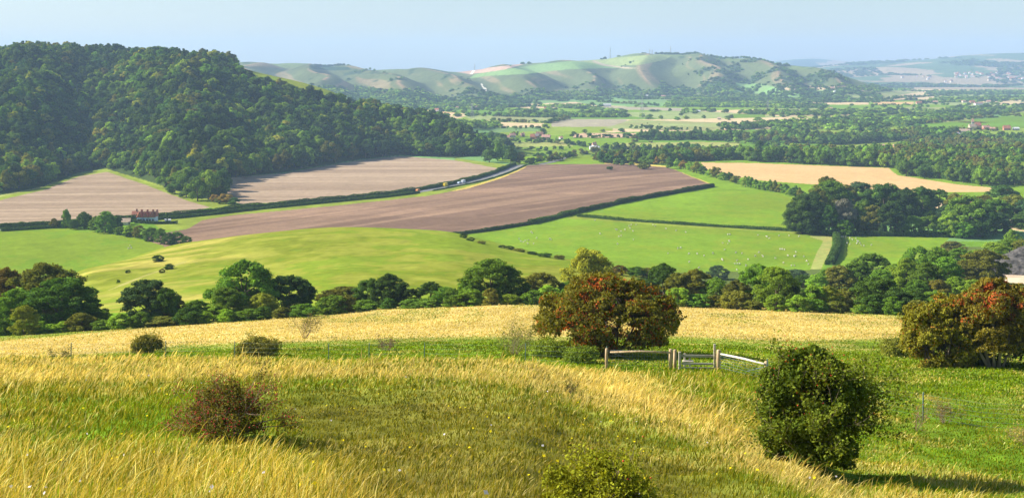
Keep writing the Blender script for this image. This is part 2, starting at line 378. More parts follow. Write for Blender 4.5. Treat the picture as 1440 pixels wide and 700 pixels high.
def build_ground():
    X, D, PX, RW = XM, DM, PXM, ROWM
    n1 = fbm(X/90, D/90, 4); n2 = fbm(X/9+40, D/9, 4); n3 = fbm(X/1.3, D/1.3, 3)
    col = np.empty(X.shape+(3,)); col[:] = C['green']
    amt = np.full(X.shape, .8)       # strength of fine mottling
    # default valley parcels
    ca, sa = math.cos(.35), math.sin(.35)
    wx = X+60*(fbm(X/400, D/400, 2)-.5); wy = D+60*(fbm(X/400+9, D/400, 2)-.5)
    gx = (wx*ca+wy*sa)/250; gy = (-wx*sa+wy*ca)/330
    h = _val[_perm[(_perm[np.floor(gx).astype(int) & 511]+np.floor(gy).astype(int)) & 511]]
    pal = np.array([C['green'], C['fargreen'], C['pale'], C['olive'], C['lime'], C['beige'], C['fargreen'], C['wheat'], C['bright'], C['beige']])
    vall = D > 640
    col[vall] = pal[(h[vall]*9.99).astype(int)]
    # far hills
    trow = [ip(R_DF, cols), ip(R_DC, cols)]
    t = (D-trow[0][None, :])/(trow[1]-trow[0])[None, :]
    ridge = (t > 0) & (t < 1.6) & (PX < 1290)
    tt = np.clip(t, 0, 1)
    q = PX-70*(1-tt)+22*(fbm(X/500, D/500, 2)-.5)*4
    fr = (q/92) % 1
    hc = np.array(C['hillgrass'])*(0.75+.6*fbm(X/150, D/250, 4))[..., None]
    streak = np.exp(-((fr-.5)/.035)**2)*sstep(.15, .3, tt)*(1-sstep(.75, .95, tt))*(fbm(X/120, D/300+5, 3) > .45)
    streak = np.maximum(streak, .6*sstep(.60, .72, fbm(q/22+3, D/900, 3))*sstep(.2, .35, tt)*(1-sstep(.7, .95, tt)))
    hc = hc*(1-streak[..., None])+np.array([.28, .205, .12])*streak[..., None]
    top = sstep(.78, .97, tt+.25*(fbm(X/400, D/400, 2)-.5))[..., None]
    hc = hc*(1-top)+np.array([.13, .175, .06])*top
    scr = sstep(.58, .66, fbm(X/70+7, D/110, 4)+.20*(1-sstep(.0, .42, tt))+.13*sstep(940, 1010, PX)*(1-.5*tt)-.09)*(1-sstep(.86, .98, tt)*(PX<930))
    hc = hc*(1-scr[..., None])+np.array([.045, .075, .035])*scr[..., None]
    col[ridge] = hc[ridge]
    pk = ridge & pip(PX, RW, [(640,101),(670,97),(720,91),(745,88),(700,100),(660,104)]); col[pk] = (.42, .29, .22)
    for poly, c in (([(690,106),(660,110),(668,104),(700,99),(760,90),(800,86),(850,84),(880,95),(800,97),(740,104)], (.17,.27,.09)),
                    ([(800,86),(850,82),(925,76),(945,78),(935,84),(900,91),(850,93),(830,88)], (.23,.28,.10)),
                    ([(1110,120),(1200,122),(1240,128),(1150,130),(1100,126)], (.40,.32,.20)),
                    ([(680,122),(684,124),(684,128),(681,128),(677,120),(676,117),(678,117)], C['chalk']),
                    ([(666,97),(669,97),(664,104),(661,104)], C['chalk']),
                    ([(835,84),(850,90),(880,94),(900,96),(880,96.5),(846,92),(832,86)], (.34,.29,.19))):
        k = ridge & pip(PX, RW, poly); col[k] = np.array(c)
    dkwood = ridge & pip(PX, RW, [(435,92),(490,94),(495,98),(470,99),(440,97)]); col[dkwood] = (.03, .06, .03)
    far = (D > 5200) & (PX > 900)
    fc = np.array([.075, .125, .05])*(.7+.6*n1)[..., None]
    h2 = fbm(X/500, D/700, 4); k = sstep(.52, .56, h2)[..., None]; fc = fc*(1-k)+np.array([.035, .065, .03])*k
    k = sstep(.60, .63, fbm(X/380+30, D/600+4, 3))[..., None]; fc = fc*(1-k)+np.array([.32, .25, .16])*k
    col[far] = fc[far]
    # explicit fields
    jx = PX+(fbm(X/25, D/25, 2)-.5)*3*np.where(D < 500, 2, .6); jy = RW+(fbm(X/25+50, D/25, 2)-.5)*np.where(D < 500, 3, .7)
    lab = np.full(X.shape, -1)
    for i, (c, (d0, d1), poly) in enumerate(FIELDS):
        b = np.array(poly); r0 = np.searchsorted(rows, d0); r1 = np.searchsorted(rows, d1)
        sl = slice(r0, r1)
        k = pip(jx[sl], jy[sl], poly)
        sub = col[sl]; sub[k] = C[c]; sl_l = lab[sl]; sl_l[k] = i
    names = np.array([f[0] for f in FIELDS]+['none'])[lab]
    # furrows and tramlines of the ploughed land
    def lines(k, ang, wid, lon, amp, c2):
        a, b = math.cos(ang), math.sin(ang)
        u = X[k]*a+D[k]*b; v = -X[k]*b+D[k]*a+14*np.sin((X[k]*a+D[k]*b)/150)
        f = fbm(v/wid, u/lon, 4); g = fbm(v/(wid*4), u/(lon*2)+9, 3)
        f = np.clip((f-.5)*3+(g-.5)*2.2+.5, 0, 1)[..., None]
        col[k] = col[k]*(1-amp*f)+np.array(c2)*amp*f
    k = names == 'brown'; lines(k, .85, 7, 160, .95, (.165, .105, .075))
    k = k & (fbm(X/300, D/60, 3) > .55); col[k] *= 1.18
    k = names == 'tan'; lines(k, .12, 9, 260, .9, (.27, .195, .135))
    k = names == 'wheat'; lines(k, -.35, 12, 400, .55, (.60, .39, .19))
    k = names == 'wood'; amt[k] = .5
    for nm in ('brown', 'tan', 'wheat'): amt[names == nm] = .25
    for nm in ('green', 'bright', 'mound', 'lime', 'pale', 'fargreen', 'olive'):
        k = names == nm; f = np.clip((n2[k]-.5)*1.8+(n1[k]-.5)*2.4+.5, 0, 1)[..., None]
        col[k] = col[k]*(1.14-.30*f)*np.where(f > .6, [1.15, 1.0, 1.1], [1, 1, 1])
    k = names == 'mound'
    f = sstep(.5, .62, fbm(X[k]/60+D[k]/120, D[k]/16, 4))[..., None]*.45*(1-sstep(250, 420, PX[k]))[..., None]+.12*sstep(.5,.6,n2[k])[...,None]
    col[k] = col[k]*(1-f)+np.array([.46, .37, .10])*f
    # lighter worn paths in the sheep field
    # foreground (d < 225)
    nr = (D < 225) & (names == 'none') & (D < 640)
    dry = dryness(PX, RW, D, X)
    g = np.array([.13, .23, .018]); s = np.array([.50, .39, .11]); fcol = np.array(C['shaded_face'])  # fcol: olive turf with the shade of the near slope painted in
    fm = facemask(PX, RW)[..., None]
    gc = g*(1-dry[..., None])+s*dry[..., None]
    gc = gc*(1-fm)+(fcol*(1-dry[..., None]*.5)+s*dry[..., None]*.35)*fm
    gc = gc*(.72+.5*n3)[..., None]*(.8+.4*n2)[..., None]
    fs = (dry*(D > 95))[..., None]; gc = gc*(1-fs)+np.array([.54, .42, .16])*fs
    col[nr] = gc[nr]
    # colour mottling everywhere
    col *= (1+amt*(n2-.5)*.8+(fbm(X/2.7+3, D/2.7, 2)-.5)*.25*(D < 500))[..., None]
    idx = np.arange(NR*NC).reshape(NR, NC)
    f4 = np.stack([idx[:-1, :-1], idx[:-1, 1:], idx[1:, 1:], idx[1:, :-1]], -1).reshape(-1, 4)
    V = np.stack([XM, DM, ZM], -1).reshape(-1, 3)
    # the ground close round and behind the viewpoint
    m, nt, b = mat('ground', rough=1.0, spec=.0)
    N = nt.nodes.new; L = nt.links.new
    a = N('ShaderNodeAttribute'); a.attribute_name = 'col'
    tc = N('ShaderNodeTexCoord'); no = N('ShaderNodeTexNoise'); no.inputs['Scale'].default_value = .35; no.inputs['Detail'].default_value = 9; no.inputs['Roughness'].default_value = .68
    mr = N('ShaderNodeMapRange'); mr.inputs['From Min'].default_value = .3; mr.inputs['From Max'].default_value = .7; mr.inputs['To Min'].default_value = .82; mr.inputs['To Max'].default_value = 1.18
    vm = N('ShaderNodeVectorMath'); vm.operation = 'SCALE'
    L(tc.outputs['Object'], no.inputs['Vector']); L(no.outputs['Fac'], mr.inputs['Value']); L(a.outputs['Color'], vm.inputs[0]); L(mr.outputs[0], vm.inputs['Scale']); L(vm.outputs[0], b.inputs['Base Color'])
    bp = N('ShaderNodeBump'); bp.inputs['Strength'].default_value = .6; bp.inputs['Distance'].default_value = .35
    L(no.outputs['Fac'], bp.inputs['Height']); L(bp.outputs[0], b.inputs['Normal'])
    me = np_mesh('ground', V, f4, None, {'col': np.clip(col, 0, .9).reshape(-1, 3)}, True, [m])
    o = link('ground', me); tag(o, 'rolling downland with fields, ploughed land and grassy slopes', kind='structure')
    return names
DRYBAND = [(-400,498),(640,500),(760,508),(900,522),(960,560),(1060,618),(1150,660),(1300,720),(1180,720),(1060,668),(960,622),(880,592),(800,565),(700,538),(600,530),(450,528),(200,535),(-400,540)]
STRIP = [(-900,505),(0,503),(200,492),(250,484),(480,477),(620,473),(930,471),(1000,474),(1100,478),(1290,474),(1290,452),(1250,441),(1000,428),(900,424),(720,425),(520,433),(440,443),(300,452),(150,465),(0,478),(-900,490)]
FACE = [(330,560),(420,545),(640,542),(760,560),(880,600),(960,636),(1060,680),(1120,760),(560,760),(480,690),(430,640)]  # near slope of the mound: short olive turf, coloured darker as its shade
def soft(px, row, poly, r, n=5):
    s = 0.; rg = np.random.default_rng(3)
    for i in range(n):
        a = rg.normal(0, r, 2); s = s+pip(px+a[0], row+a[1]*.7, poly)
    return s/n
def dryness(px, row, d, X):
    """0 lush green .. 1 bleached straw, for the nearer ground"""
    n = fbm(X/3.5+2, d/5, 4); nb = fbm(X/12+7, d/9, 3)
    band = soft(px, row, DRYBAND, 10)*(d < 62)
    strip = soft(px, row, STRIP, 2)*((d > 62) & (d < 216))
    left = (d < 62)*(1-sstep(480, 640, px-(row-540)*.9))
    base = np.where(d < 62, .30, .06+.30*sstep(.55, .75, n)*(d < 120))
    v = base*.9+left*(.14+.16*sstep(600, 690, row)-.32*sstep(.48,.62,nb)*(row<620))
    v = np.maximum(v, band*.95); v = np.maximum(v, strip*.97)
    right = sstep(1060, 1180, px-(row-560)*.55)*(d < 62)
    v = v*(1-right)+right*(.10+.45*sstep(.55, .72, n))
    v = v+(n-.5)*.7*(d < 62)+(n-.5)*.3*strip+strip*-(.45*sstep(.5,.6,fbm(X/5, d/16, 3)))*sstep(120, 190, d)
    return np.clip(v, 0, 1)
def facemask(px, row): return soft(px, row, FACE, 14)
NAMES = build_ground()
# ------------------------------------------------------------------ trees
_ic = {}
def ico(n):
    if n not in _ic:
        bm = bmesh.new(); bmesh.ops.create_icosphere(bm, subdivisions=n, radius=1); bm.verts.ensure_lookup_table()
        _ic[n] = (np.array([v.co[:] for v in bm.verts]), np.array([[v.index for v in f.verts] for f in bm.faces])); bm.free()
    return _ic[n]
def rdir(rng, n):
    v = rng.normal(size=(n, 3)); return v/np.linalg.norm(v, axis=1)[:, None]
def leaf_quads(rng, p, nrm, size, asp=.62):
    n = len(p); r = rdir(rng, n); t = np.cross(nrm, r); t /= np.linalg.norm(t, axis=1)[:, None]+1e-9; b = np.cross(nrm, t)
    s = size[:, None]
    V = np.stack([p+t*s, p+b*s*asp+nrm*s*.12, p-t*s, p-b*s*asp+nrm*s*.12], 1).reshape(-1, 3)
    return V, np.arange(n*4).reshape(n, 4)
def lobes(rng, W, H, base, K, rf, shape='round'):
    """centres and radii of the leafy masses that make a crown"""
    out = []; lo = base*H
    for k in range(K):
        for _ in range(40):
            t = rng.random()
            if shape == 'cone': env = (1-t)**.8
            elif shape == 'tall': env = math.sin(math.pi*(.12+.8*t))**.6
            elif shape == 'wide': env = math.sqrt(max(0, 1-(max(t-.35, 0)/.65)**2))*(.75+.25*min(1, t/.35))
            else: env = math.sqrt(max(0, 1-(abs(t-.42)/.6)**2.2))
            r = rf*W*rng.uniform(.65, 1.25)*(.55+.45*env)
            a = rng.random()*2*math.pi; q = rng.random()**.45
            R = max(0, W/2*env-r*.75)*q
            z = lo+r*.55+t*(H-lo-r*1.45)
            if q > .6 or t > .6 or k < K*.3: break
        out.append((R*math.cos(a), R*math.sin(a), z, r))
    return np.array(out)
def crown_arrays(rng, W, H, base, K, rf, nl, ls, shape='round', core=.80, jit=.75, hang=-.55, lump=.16, coren=2, gap=0.):
    L = lobes(rng, W, H, base, K, rf, shape)
    w = L[:, 3]**2; w /= w.sum()
    idx = rng.choice(len(L), nl*2, p=w); d = rdir(rng, nl*2)
    d = d[(keep := d[:, 2] > hang+.3*rng.random(nl*2))]; idx = idx[keep]
    c = L[idx, :3]; r = L[idx, 3]
    dn = vnoise(d[:, 0]*3.1+idx*7.7+40, d[:, 1]*3.1+d[:, 2]*2.3+40)
    p = c+d*(r*(1+lump*(dn-.5)*2+rng.normal(0, .07, len(r))))[:, None]*np.array([1, 1, .82])
    ins = np.zeros(len(p), bool)
    for k in range(len(L)):
        q = (p-L[k, :3])/np.array([1, 1, .82]); ins |= ((q**2).sum(1) < (L[k, 3]*.80)**2) & (idx != k)
    ins |= p[:, 2] < 0.02*H
    if gap: ins |= (vnoise(p[:, 0]*2.2/W*6+50, p[:, 2]*2.2/H*6+p[:, 1]+50) < gap)
    p = p[~ins][:nl]; d = d[~ins][:nl]; idx = idx[~ins][:nl]; dn = dn[~ins][:nl]
    nrm = d+rng.normal(0, jit*.6, d.shape); nrm /= np.linalg.norm(nrm, axis=1)[:, None]
    V, Q = leaf_quads(rng, p, nrm, ls*rng.uniform(.6, 1.35, len(p)))
    lr = rng.uniform(-.16, .16, len(L))
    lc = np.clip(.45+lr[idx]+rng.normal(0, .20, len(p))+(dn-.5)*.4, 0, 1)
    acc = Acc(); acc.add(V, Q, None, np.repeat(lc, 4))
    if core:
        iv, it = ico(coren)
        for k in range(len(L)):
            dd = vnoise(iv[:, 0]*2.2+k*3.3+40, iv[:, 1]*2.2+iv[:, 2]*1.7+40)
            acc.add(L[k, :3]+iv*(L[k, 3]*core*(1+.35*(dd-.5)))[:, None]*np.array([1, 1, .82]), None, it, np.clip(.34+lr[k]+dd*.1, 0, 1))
    return acc, L
def trunk_arrays(rng, W, H, L, r0, nlimb=5, n=6):
    acc = Acc(); bend = rng.normal(0, .03*H, 2)
    top = H*.62
    pts = [(bend[0]*t*t, bend[1]*t*t, -.03*H*(t == 0)+top*t) for t in (0, .15, .4, .7, 1)]
    acc.tube(pts, [r0*1.35, r0, r0*.8, r0*.55, r0*.25], n)
    for k in rng.permutation(len(L))[:nlimb]:
        t0 = rng.uniform(.3, .75); s = np.array([bend[0]*t0*t0, bend[1]*t0*t0, top*t0]); e = L[k, :3]+np.array([0, 0, L[k, 3]*.3])
        m = (s+e)/2+np.array([0, 0, -.04*H]); acc.tube([s, m, e], [r0*.45, r0*.3, r0*.1], 5)
    return acc
M_BARK = noisy('bark', (.09, .07, .045), (.20, .16, .11), 3.0, stretch=(1, 1, .3), bump=.4)
M_BARKL = noisy('pale_bark', (.26, .21, .14), (.46, .38, .27), 3.0, stretch=(1, 1, .3), bump=.4)
M_LEAF = foliage('leaves', 'obj')
M_LEAFI = foliage('leaves_of_distant_trees', 'inst')
G = dict(dark=(.075, .145, .026), deep=(.055, .100, .024), mid=(.125, .225, .028), light=(.21, .33, .035), yell=(.27, .31, .035), blue=(.068, .125, .045),
         olive=(.165, .175, .030), brown=(.18, .125, .035), copper=(.20, .10, .035), autumn=(.24, .16, .03), grey=(.24, .25, .20), lime=(.20, .33, .04), redb=(.22, .07, .05))
COLW = dict(dark='dark green', deep='very dark green', mid='mid green', light='light green', yell='yellow-green', blue='bluish green', olive='olive green',
            brown='brownish', copper='coppery brown', autumn='yellow-orange', grey='silvery grey', lime='bright lime green', redb='reddish')
def make_proto(name, seed, W, H, base, K, rf, nl, ls, shape, r0, **kw):
    rng = np.random.default_rng(seed)
    acc, L = crown_arrays(rng, W, H, base, K, rf, nl, ls, shape, **kw)
    return dict(crown=acc.mesh('crown', M_LEAF), trunk=trunk_arrays(rng, W, H, L, r0).mesh('trunk', M_BARK, True), W=W, H=H)
KW = dict(lump=.38, jit=1.2, core=.66, coren=1, gap=.10)
NEARP = [make_proto('n', 1, 10, 10, .03, 95, .085, 24000, .145, 'round', .28, **KW), make_proto('n', 2, 10, 10, .02, 110, .078, 24000, .145, 'wide', .28, **KW),
         make_proto('n', 3, 10, 10, .08, 80, .085, 20000, .15, 'wide', .25, lump=.4, jit=1.2, core=.55, coren=1, gap=.25), make_proto('n', 4, 10, 10, .02, 120, .075, 24000, .14, 'round', .25, **KW),
         make_proto('n', 5, 10, 10, .04, 85, .09, 22000, .145, 'tall', .28, **KW), make_proto('n', 6, 10, 10, .02, 100, .08, 22000, .145, 'cone', .25, **KW)]
BUSHP = [make_proto('b', 11, 10, 10, .0, 60, .10, 9000, .26, 'wide', .18, **KW), make_proto('b', 12, 10, 10, .0, 70, .09, 9000, .26, 'round', .18, **KW), make_proto('b', 13, 10, 10, .0, 50, .11, 8500, .26, 'wide', .18, **KW)]
MIDP = [make_proto('m', 20+i, 10, 10, .06, k, rf, 2600, .33, sh, .3, coren=1) for i, (k, rf, sh) in enumerate([(22, .17, 'round'), (28, .15, 'wide'), (20, .17, 'tall'), (24, .16, 'round'), (18, .19, 'wide'), (26, .15, 'cone')])]
FARP = [make_proto('f', 40+i, 10, 10, .03, k, rf, 420, .75, sh, .3, coren=1) for i, (k, rf, sh) in enumerate([(10, .23, 'round'), (12, .21, 'wide'), (9, .24, 'tall'), (12, .2, 'round')])]
LOWP = [make_proto('l', 60+i, 10, 10, .0, 5, .3, 90, 1.5, sh, .3, coren=1) for i, sh in enumerate(['round', 'wide', 'tall'])]
ORD = ['first', 'second', 'third', 'fourth', 'fifth', 'sixth', 'seventh', 'eighth', 'ninth', 'tenth', 'eleventh', 'twelfth', 'thirteenth', 'fourteenth', 'fifteenth', 'sixteenth', 'seventeenth', 'eighteenth', 'nineteenth']
TENS = ['', '', 'twent', 'thirt', 'fort', 'fift', 'sixt', 'sevent', 'eight', 'ninet']
def ordi(n):
    if n <= 19: return ORD[n-1]
    t, u = divmod(n, 10)
    return TENS[t]+'ieth' if u == 0 else TENS[t]+'y-'+ORD[u-1]
FOOT = []    # ground already taken by individual trees: (x, y, r)
def plant(protos, x, y, w, h, colour, name='broadleaf_tree', cat='tree', label='', group=None, rng=random, trunk=True, z=None):
    p = protos[rng.randrange(len(protos))]
    r = thing(name, label, cat, (x, y, (hw(x, y) if z is None else z)-.15), rng.uniform(0, 6.28), group)
    r.scale = (w/p['W'], w/p['W'], h/p['H'])
    c = link('crown', p['crown'], r); v = rng.uniform(.95, 1.45) if name != 'woodland_tree' else rng.uniform(.9, 1.25); c.color = (*[min(1, k*v*rng.uniform(.93, 1.07)) for k in G[colour]], 1)
    if trunk: link('trunk', p['trunk'], r)
    FOOT.append((x, y, w*.42))
    return r
def plant_px(protos, px, top, base, wpx, colour, dmin, dmax=6000, dd=0, **kw):
    """a tree standing where the photo shows its foot at (px,base) with its top at row top"""
    p = at(px, base, dmin, dmax); d = p.y+dd; x = (px-CX)/F*d
    zg = hw(x, d); zt = -(top-HY)/F*d
    return plant(protos, x, d, wpx/F*d, max(1.0, zt-zg+.15), colour, **kw)
def row_label(items, fmt, group):
    """items: (px, colour, object) -> ordinal labels from the left"""
    items.sort(key=lambda t: t[0])
    for i, (px, c, o) in enumerate(items):
        o['label'] = fmt.format(c=COLW[c], o=ordi(i+1)); o['group'] = group

# trees of the near hedgerow: column, top, base, width, colour, distance behind the hedge foot, proto set
NT = [(8,372,466,70,'brown',8),(22,402,468,66,'mid',0),(62,366,463,120,'olive',10),(86,387,464,104,'dark',0),(34,425,469,44,'yell',-3),(120,410,460,60,'dark',4),(140,432,459,36,'mid',0),
 (206,389,458,78,'blue',2),(232,402,457,50,'dark',4),(245,415,455,46,'olive',0),(276,418,452,44,'mid',0),(300,424,450,46,'light',-2),(342,361,448,100,'mid',5),(318,400,449,54,'mid',0),(368,408,446,48,'yell',-2),(404,383,443,78,'deep',4),(428,392,440,36,'dark',2),
 (462,404,435,40,'olive',0),(484,399,433,58,'olive',0),(520,388,432,52,'dark',2),(546,381,431,58,'deep',2),(578,402,429,34,'deep',1),(606,392,428,50,'dark',3),(626,400,429,40,'mid',-1),(660,388,426,44,'mid',0),(690,360,426,86,'mid',3),(716,373,425,58,'dark',2),(760,379,423,56,'olive',1),(742,400,424,34,'light',0),
 (798,392,423,40,'mid',0),(826,345,424,74,'yell',6),(862,384,424,60,'mid',1),(902,388,425,56,'deep',1),(934,366,426,62,'dark',5),(955,380,427,46,'olive',1),(978,374,428,52,'olive',2),(1008,386,429,48,'mid',0),(1036,390,431,44,'olive',0),(1066,367,432,68,'mid',3),(1092,371,434,64,'light',1),(1112,392,434,44,'dark',1),
 (1142,396,436,52,'light',0),(1164,398,437,44,'yell',0),(1190,402,437,44,'olive',0),(1234,386,440,76,'dark',2),(1262,405,441,50,'deep',0),(1290,408,441,50,'dark',0),(1316,405,441,54,'mid',1)]
its = []
for (px, top, base, w, c, dd) in NT:
    prs = [NEARP[4], NEARP[0]] if (base-top) > w*1.05 else NEARP[:4]+[NEARP[3]]
    o = plant_px(prs, px, top+3, base, w*1.06, c, 150, 240, dd=dd, name='hedgerow_tree'); its.append((px, c, o))
row_label(its, '{c} tree in the hedgerow below the green mound, {o} from the left', 'trees of the near hedgerow')
its = []
rb = random.Random(4)
for i in range(46):
    px = 4+i*28.6+rb.uniform(-8, 8)
    b = float(np.interp(px, [0, 200, 440, 520, 720, 900, 1100, 1320], [471, 460, 444, 434.5, 427.5, 427.5, 437, 444]))
    c = rb.choice(['mid', 'light', 'olive', 'dark', 'mid', 'olive']); h = rb.uniform(12, 28)
    o = plant_px(BUSHP, px, b-h, b, rb.uniform(28, 50), c, 150, 240, name='hedge_bush', cat='bush', rng=rb); its.append((px, c, o))
row_label(its, 'low {c} bush at the foot of the dark hedgerow, {o} from the left', 'low bushes along the near hedgerow')
# scrub and trees on the slope at the right
its = []
ST = [(1318,346,398,52,'mid'),(1292,345,392,58,'mid'),(1350,372,400,60,'olive'),(1385,350,398,78,'olive'),(1368,330,352,40,'brown'),(1340,338,362,44,'olive'),(1260,370,402,50,'light'),(1225,355,402,62,'mid'),(1205,368,405,56,'mid'),(1180,372,406,50,'olive'),
 (1240,378,410,44,'mid'),(1275,362,408,48,'light'),(1305,368,410,54,'mid'),(1330,360,408,50,'mid'),(1345,388,418,40,'light'),(1370,392,420,46,'light'),(1320,392,420,40,'olive'),(1290,392,420,44,'mid'),(1400,395,420,40,'brown'),(1165,376,405,40,'mid'),(1150,384,408,36,'light'),(1130,386,404,36,'dark'),
 (1372,322,345,38,'mid'),(1395,322,348,44,'light'),(1410,318,340,40,'mid'),(1436,316,338,44,'light'),(1455,320,345,44,'mid'),(1420,334,356,46,'mid'),(1398,340,364,46,'light'),(1440,336,356,36,'olive'),(1405,352,372,40,'mid'),(1375,350,372,40,'light'),(1350,348,368,36,'mid'),(1423,322,348,30,'lime'),(1385,334,356,34,'olive'),(1362,340,358,30,'light'),
 (1010,372,392,34,'blue'),(1120,378,396,46,'blue'),(1100,384,398,30,'dark'),(870,372,386,30,'brown'),(895,374,388,32,'mid'),(910,376,390,30,'olive')]
for (px, top, base, w, c) in ST:
    o = plant_px(NEARP[:4], px, top, base, w, c, 232, 560, name='scrub_tree', cat='scrub tree'); its.append((px, c, o))
row_label(its, '{c} scrubby tree on the right slope, {o} from the left', 'scrub trees on the right slope')
# right clump round the hidden house
RC = [(1128,282,328,48,'dark'),(1140,272,326,60,'deep'),(1168,256,312,60,'mid'),(1150,266,318,40,'olive'),(1190,262,305,40,'olive'),(1163,250,298,44,'olive'),(1208,258,300,44,'blue'),(1187,281,327,36,'grey'),(1188,311,331,22,'mid'),(1214,284,326,34,'mid'),(1166,290,330,26,'dark'),
 (1244,260,310,62,'dark'),(1252,286,330,34,'deep'),(1228,290,328,36,'olive'),(1275,266,312,44,'deep'),(1296,264,308,44,'dark'),(1258,268,300,40,'olive'),(1320,268,305,44,'dark'),(1345,274,310,36,'olive'),(1335,290,315,36,'blue'),(1362,276,330,66,'mid'),(1338,300,332,34,'light'),(1378,292,332,52,'dark'),(1285,306,330,30,'mid'),(1262,314,327,16,'redb'),(1310,298,314,22,'lime'),
 (1305,306,331,28,'mid'),(1234,312,328,22,'light'),(1270,318,331,18,'mid'),(1325,314,332,26,'mid'),(1400,282,318,48,'mid'),(1425,276,314,50,'olive'),(1410,262,290,44,'dark'),(1448,280,318,50,'blue'),(1400,300,326,40,'blue'),(1294,296,306,18,'dark'),(1385,276,305,40,'olive'),(1445,300,322,40,'dark'),(1355,314,334,30,'mid')]
its = []
for (px, top, base, w, c) in RC:
    nm = 'broadleaf_tree'
    o = plant_px(NEARP[:5], px, top-3, base, w*1.18, c, 560, 1400, name=nm); its.append((px, c, o))
row_label(its, 'tall {c} tree behind the sheep pastures, {o} from the left', 'trees of the right-hand clump')
# farm clump
FC = [(76,306,320,14,'olive'),(93,293,320,15,'mid'),(118,297,321,24,'dark'),(148,296,327,32,'mid'),(135,303,325,22,'mid'),(104,308,322,16,'dark'),(165,304,325,18,'dark'),(168,318,329,20,'mid'),(184,315,332,22,'light'),(196,316,334,22,'olive'),(212,319,338,26,'mid'),(226,320,342,24,'mid'),(238,326,344,20,'dark'),(248,325,343,24,'mid'),(262,331,344,18,'mid'),(180,322,332,18,'dark')]
its = []
for (px, top, base, w, c) in FC:
    o = plant_px(NEARP[:5], px, top, base, w, c, 500, 1000, name='garden_tree'); its.append((px, c, o))
row_label(its, '{c} tree around the red-roofed farmhouse, {o} from the left', 'trees round the farmhouse')
# rows beside the fields
its = []
for i in range(20):
    px = 868+i*9.3; b = float(np.interp(px, [860, 940, 1000, 1045], [229, 233, 250, 262])); c = random.choice(['mid', 'light', 'mid', 'dark', 'autumn', 'olive'])
    o = plant_px(MIDP, px, b-random.uniform(13, 21), b, random.uniform(13, 20), c, 800, 2000, dd=12, name='field_edge_tree'); its.append((px, c, o))
for i in range(13):
    px = 1048+i*7; b = float(np.interp(px, [1045, 1100, 1135], [262, 271, 282])); c = random.choice(['mid', 'light', 'mid', 'dark', 'olive'])
    o = plant_px(MIDP, px, b-random.uniform(11, 18), b, random.uniform(11, 18), c, 600, 1500, name='field_edge_tree'); its.append((px, c, o))
row_label(its, '{c} tree edging the ploughed and pasture fields, {o} from the left', 'trees along the far edge of the ploughed field')
its = []
for (px, top, base, w, c) in [(293,237,280,34,'light'),(278,248,282,30,'mid'),(262,256,277,26,'mid'),(246,254,272,26,'dark'),(302,272,284,14,'autumn'),(318,271,286,24,'autumn'),(330,276,287,16,'dark'),(308,276,286,14,'olive'),(700,198,226,24,'mid'),(718,204,230,22,'dark'),(730,214,230,18,'olive'),(688,206,228,26,'dark')]:
    o = plant_px(MIDP, px, top, base, w, c, 600, 1600, name='field_corner_tree'); its.append((px, c, o))
row_label(its, '{c} tree at the tips of the hill wood, {o} from the left', 'trees at the tips of the wood')

# ------------------------------------------------------------------ woods: individual trees in front, one mass behind
def scatter(poly, dr, spacing, seed):
    """world points inside a photo polygon projected to the ground"""
    b = np.array(poly); d0, d1 = dr; rng = np.random.default_rng(seed); out = []
    xs = []; d = d0
    while d < d1:
        x0 = (b[:, 0].min()-CX)/F*d; x1 = (b[:, 0].max()-CX)/F*d
        x = np.arange(x0, x1, spacing); xs.append(np.stack([x+rng.uniform(-.42, .42, len(x))*spacing, d+rng.uniform(-.42, .42, len(x))*spacing], 1)); d += spacing*.9
    P = np.concatenate(xs); px = CX+P[:, 0]/P[:, 1]*F; r = HY-hz(P[:, 0], P[:, 1])/P[:, 1]*F
    P = P[pip(px, r, poly)]
    return P
WOOD = [(-500,262),(0,270),(60,258),(110,241),(148,234),(165,238),(200,249),(255,268),(296,279),(312,274),(317,252),(360,246),(430,236),(500,224),(560,217),(640,220),(688,216),(705,222),(712,224),(712,200),(690,214),(650,190),(612,170),(560,161),(505,153),(475,147),(440,139.5),(400,129),(345,116),(330,97),(322,88),(-500,40)]
def isfree(P):
    ok = np.ones(len(P), bool)
    for (x, y, r) in FOOT:
        ok &= (P[:, 0]-x)**2+(P[:, 1]-y)**2 > r*r
    return ok
WP = scatter(WOOD, (830, 1800), 9.4, 3)
kx = CX+WP[:, 0]/WP[:, 1]*F; kr = HY-hz(WP[:, 0], WP[:, 1])/WP[:, 1]*F
clear = pip(kx, kr, [(215,95),(241,103),(246,112),(232,110)])
WP = WP[~clear & (kx > -420)]; WP = WP[isfree(WP)]
kx = CX+WP[:, 0]/WP[:, 1]*F
# the front rank along the fields
front = np.zeros(len(WP), bool); its = []
for c0 in np.arange(2, 700, 7.6):
    k = np.nonzero((np.abs(kx-c0) < 3.9) & ~front)[0]
    if len(k) == 0: continue
    i = k[np.argmin(WP[k, 1])]; front[i] = True
    c = random.choice(['dark', 'mid', 'dark', 'blue', 'light', 'mid', 'olive'])
    d = WP[i, 1]; o = plant(MIDP, WP[i, 0], d, random.uniform(11, 18), random.uniform(12, 19), c, name='woodland_tree'); its.append((c0, c, o))
row_label(its, '{c} tree at the foot of the wooded hill, {o} from the left', 'front trees of the wooded hill')
WP = WP[~front]

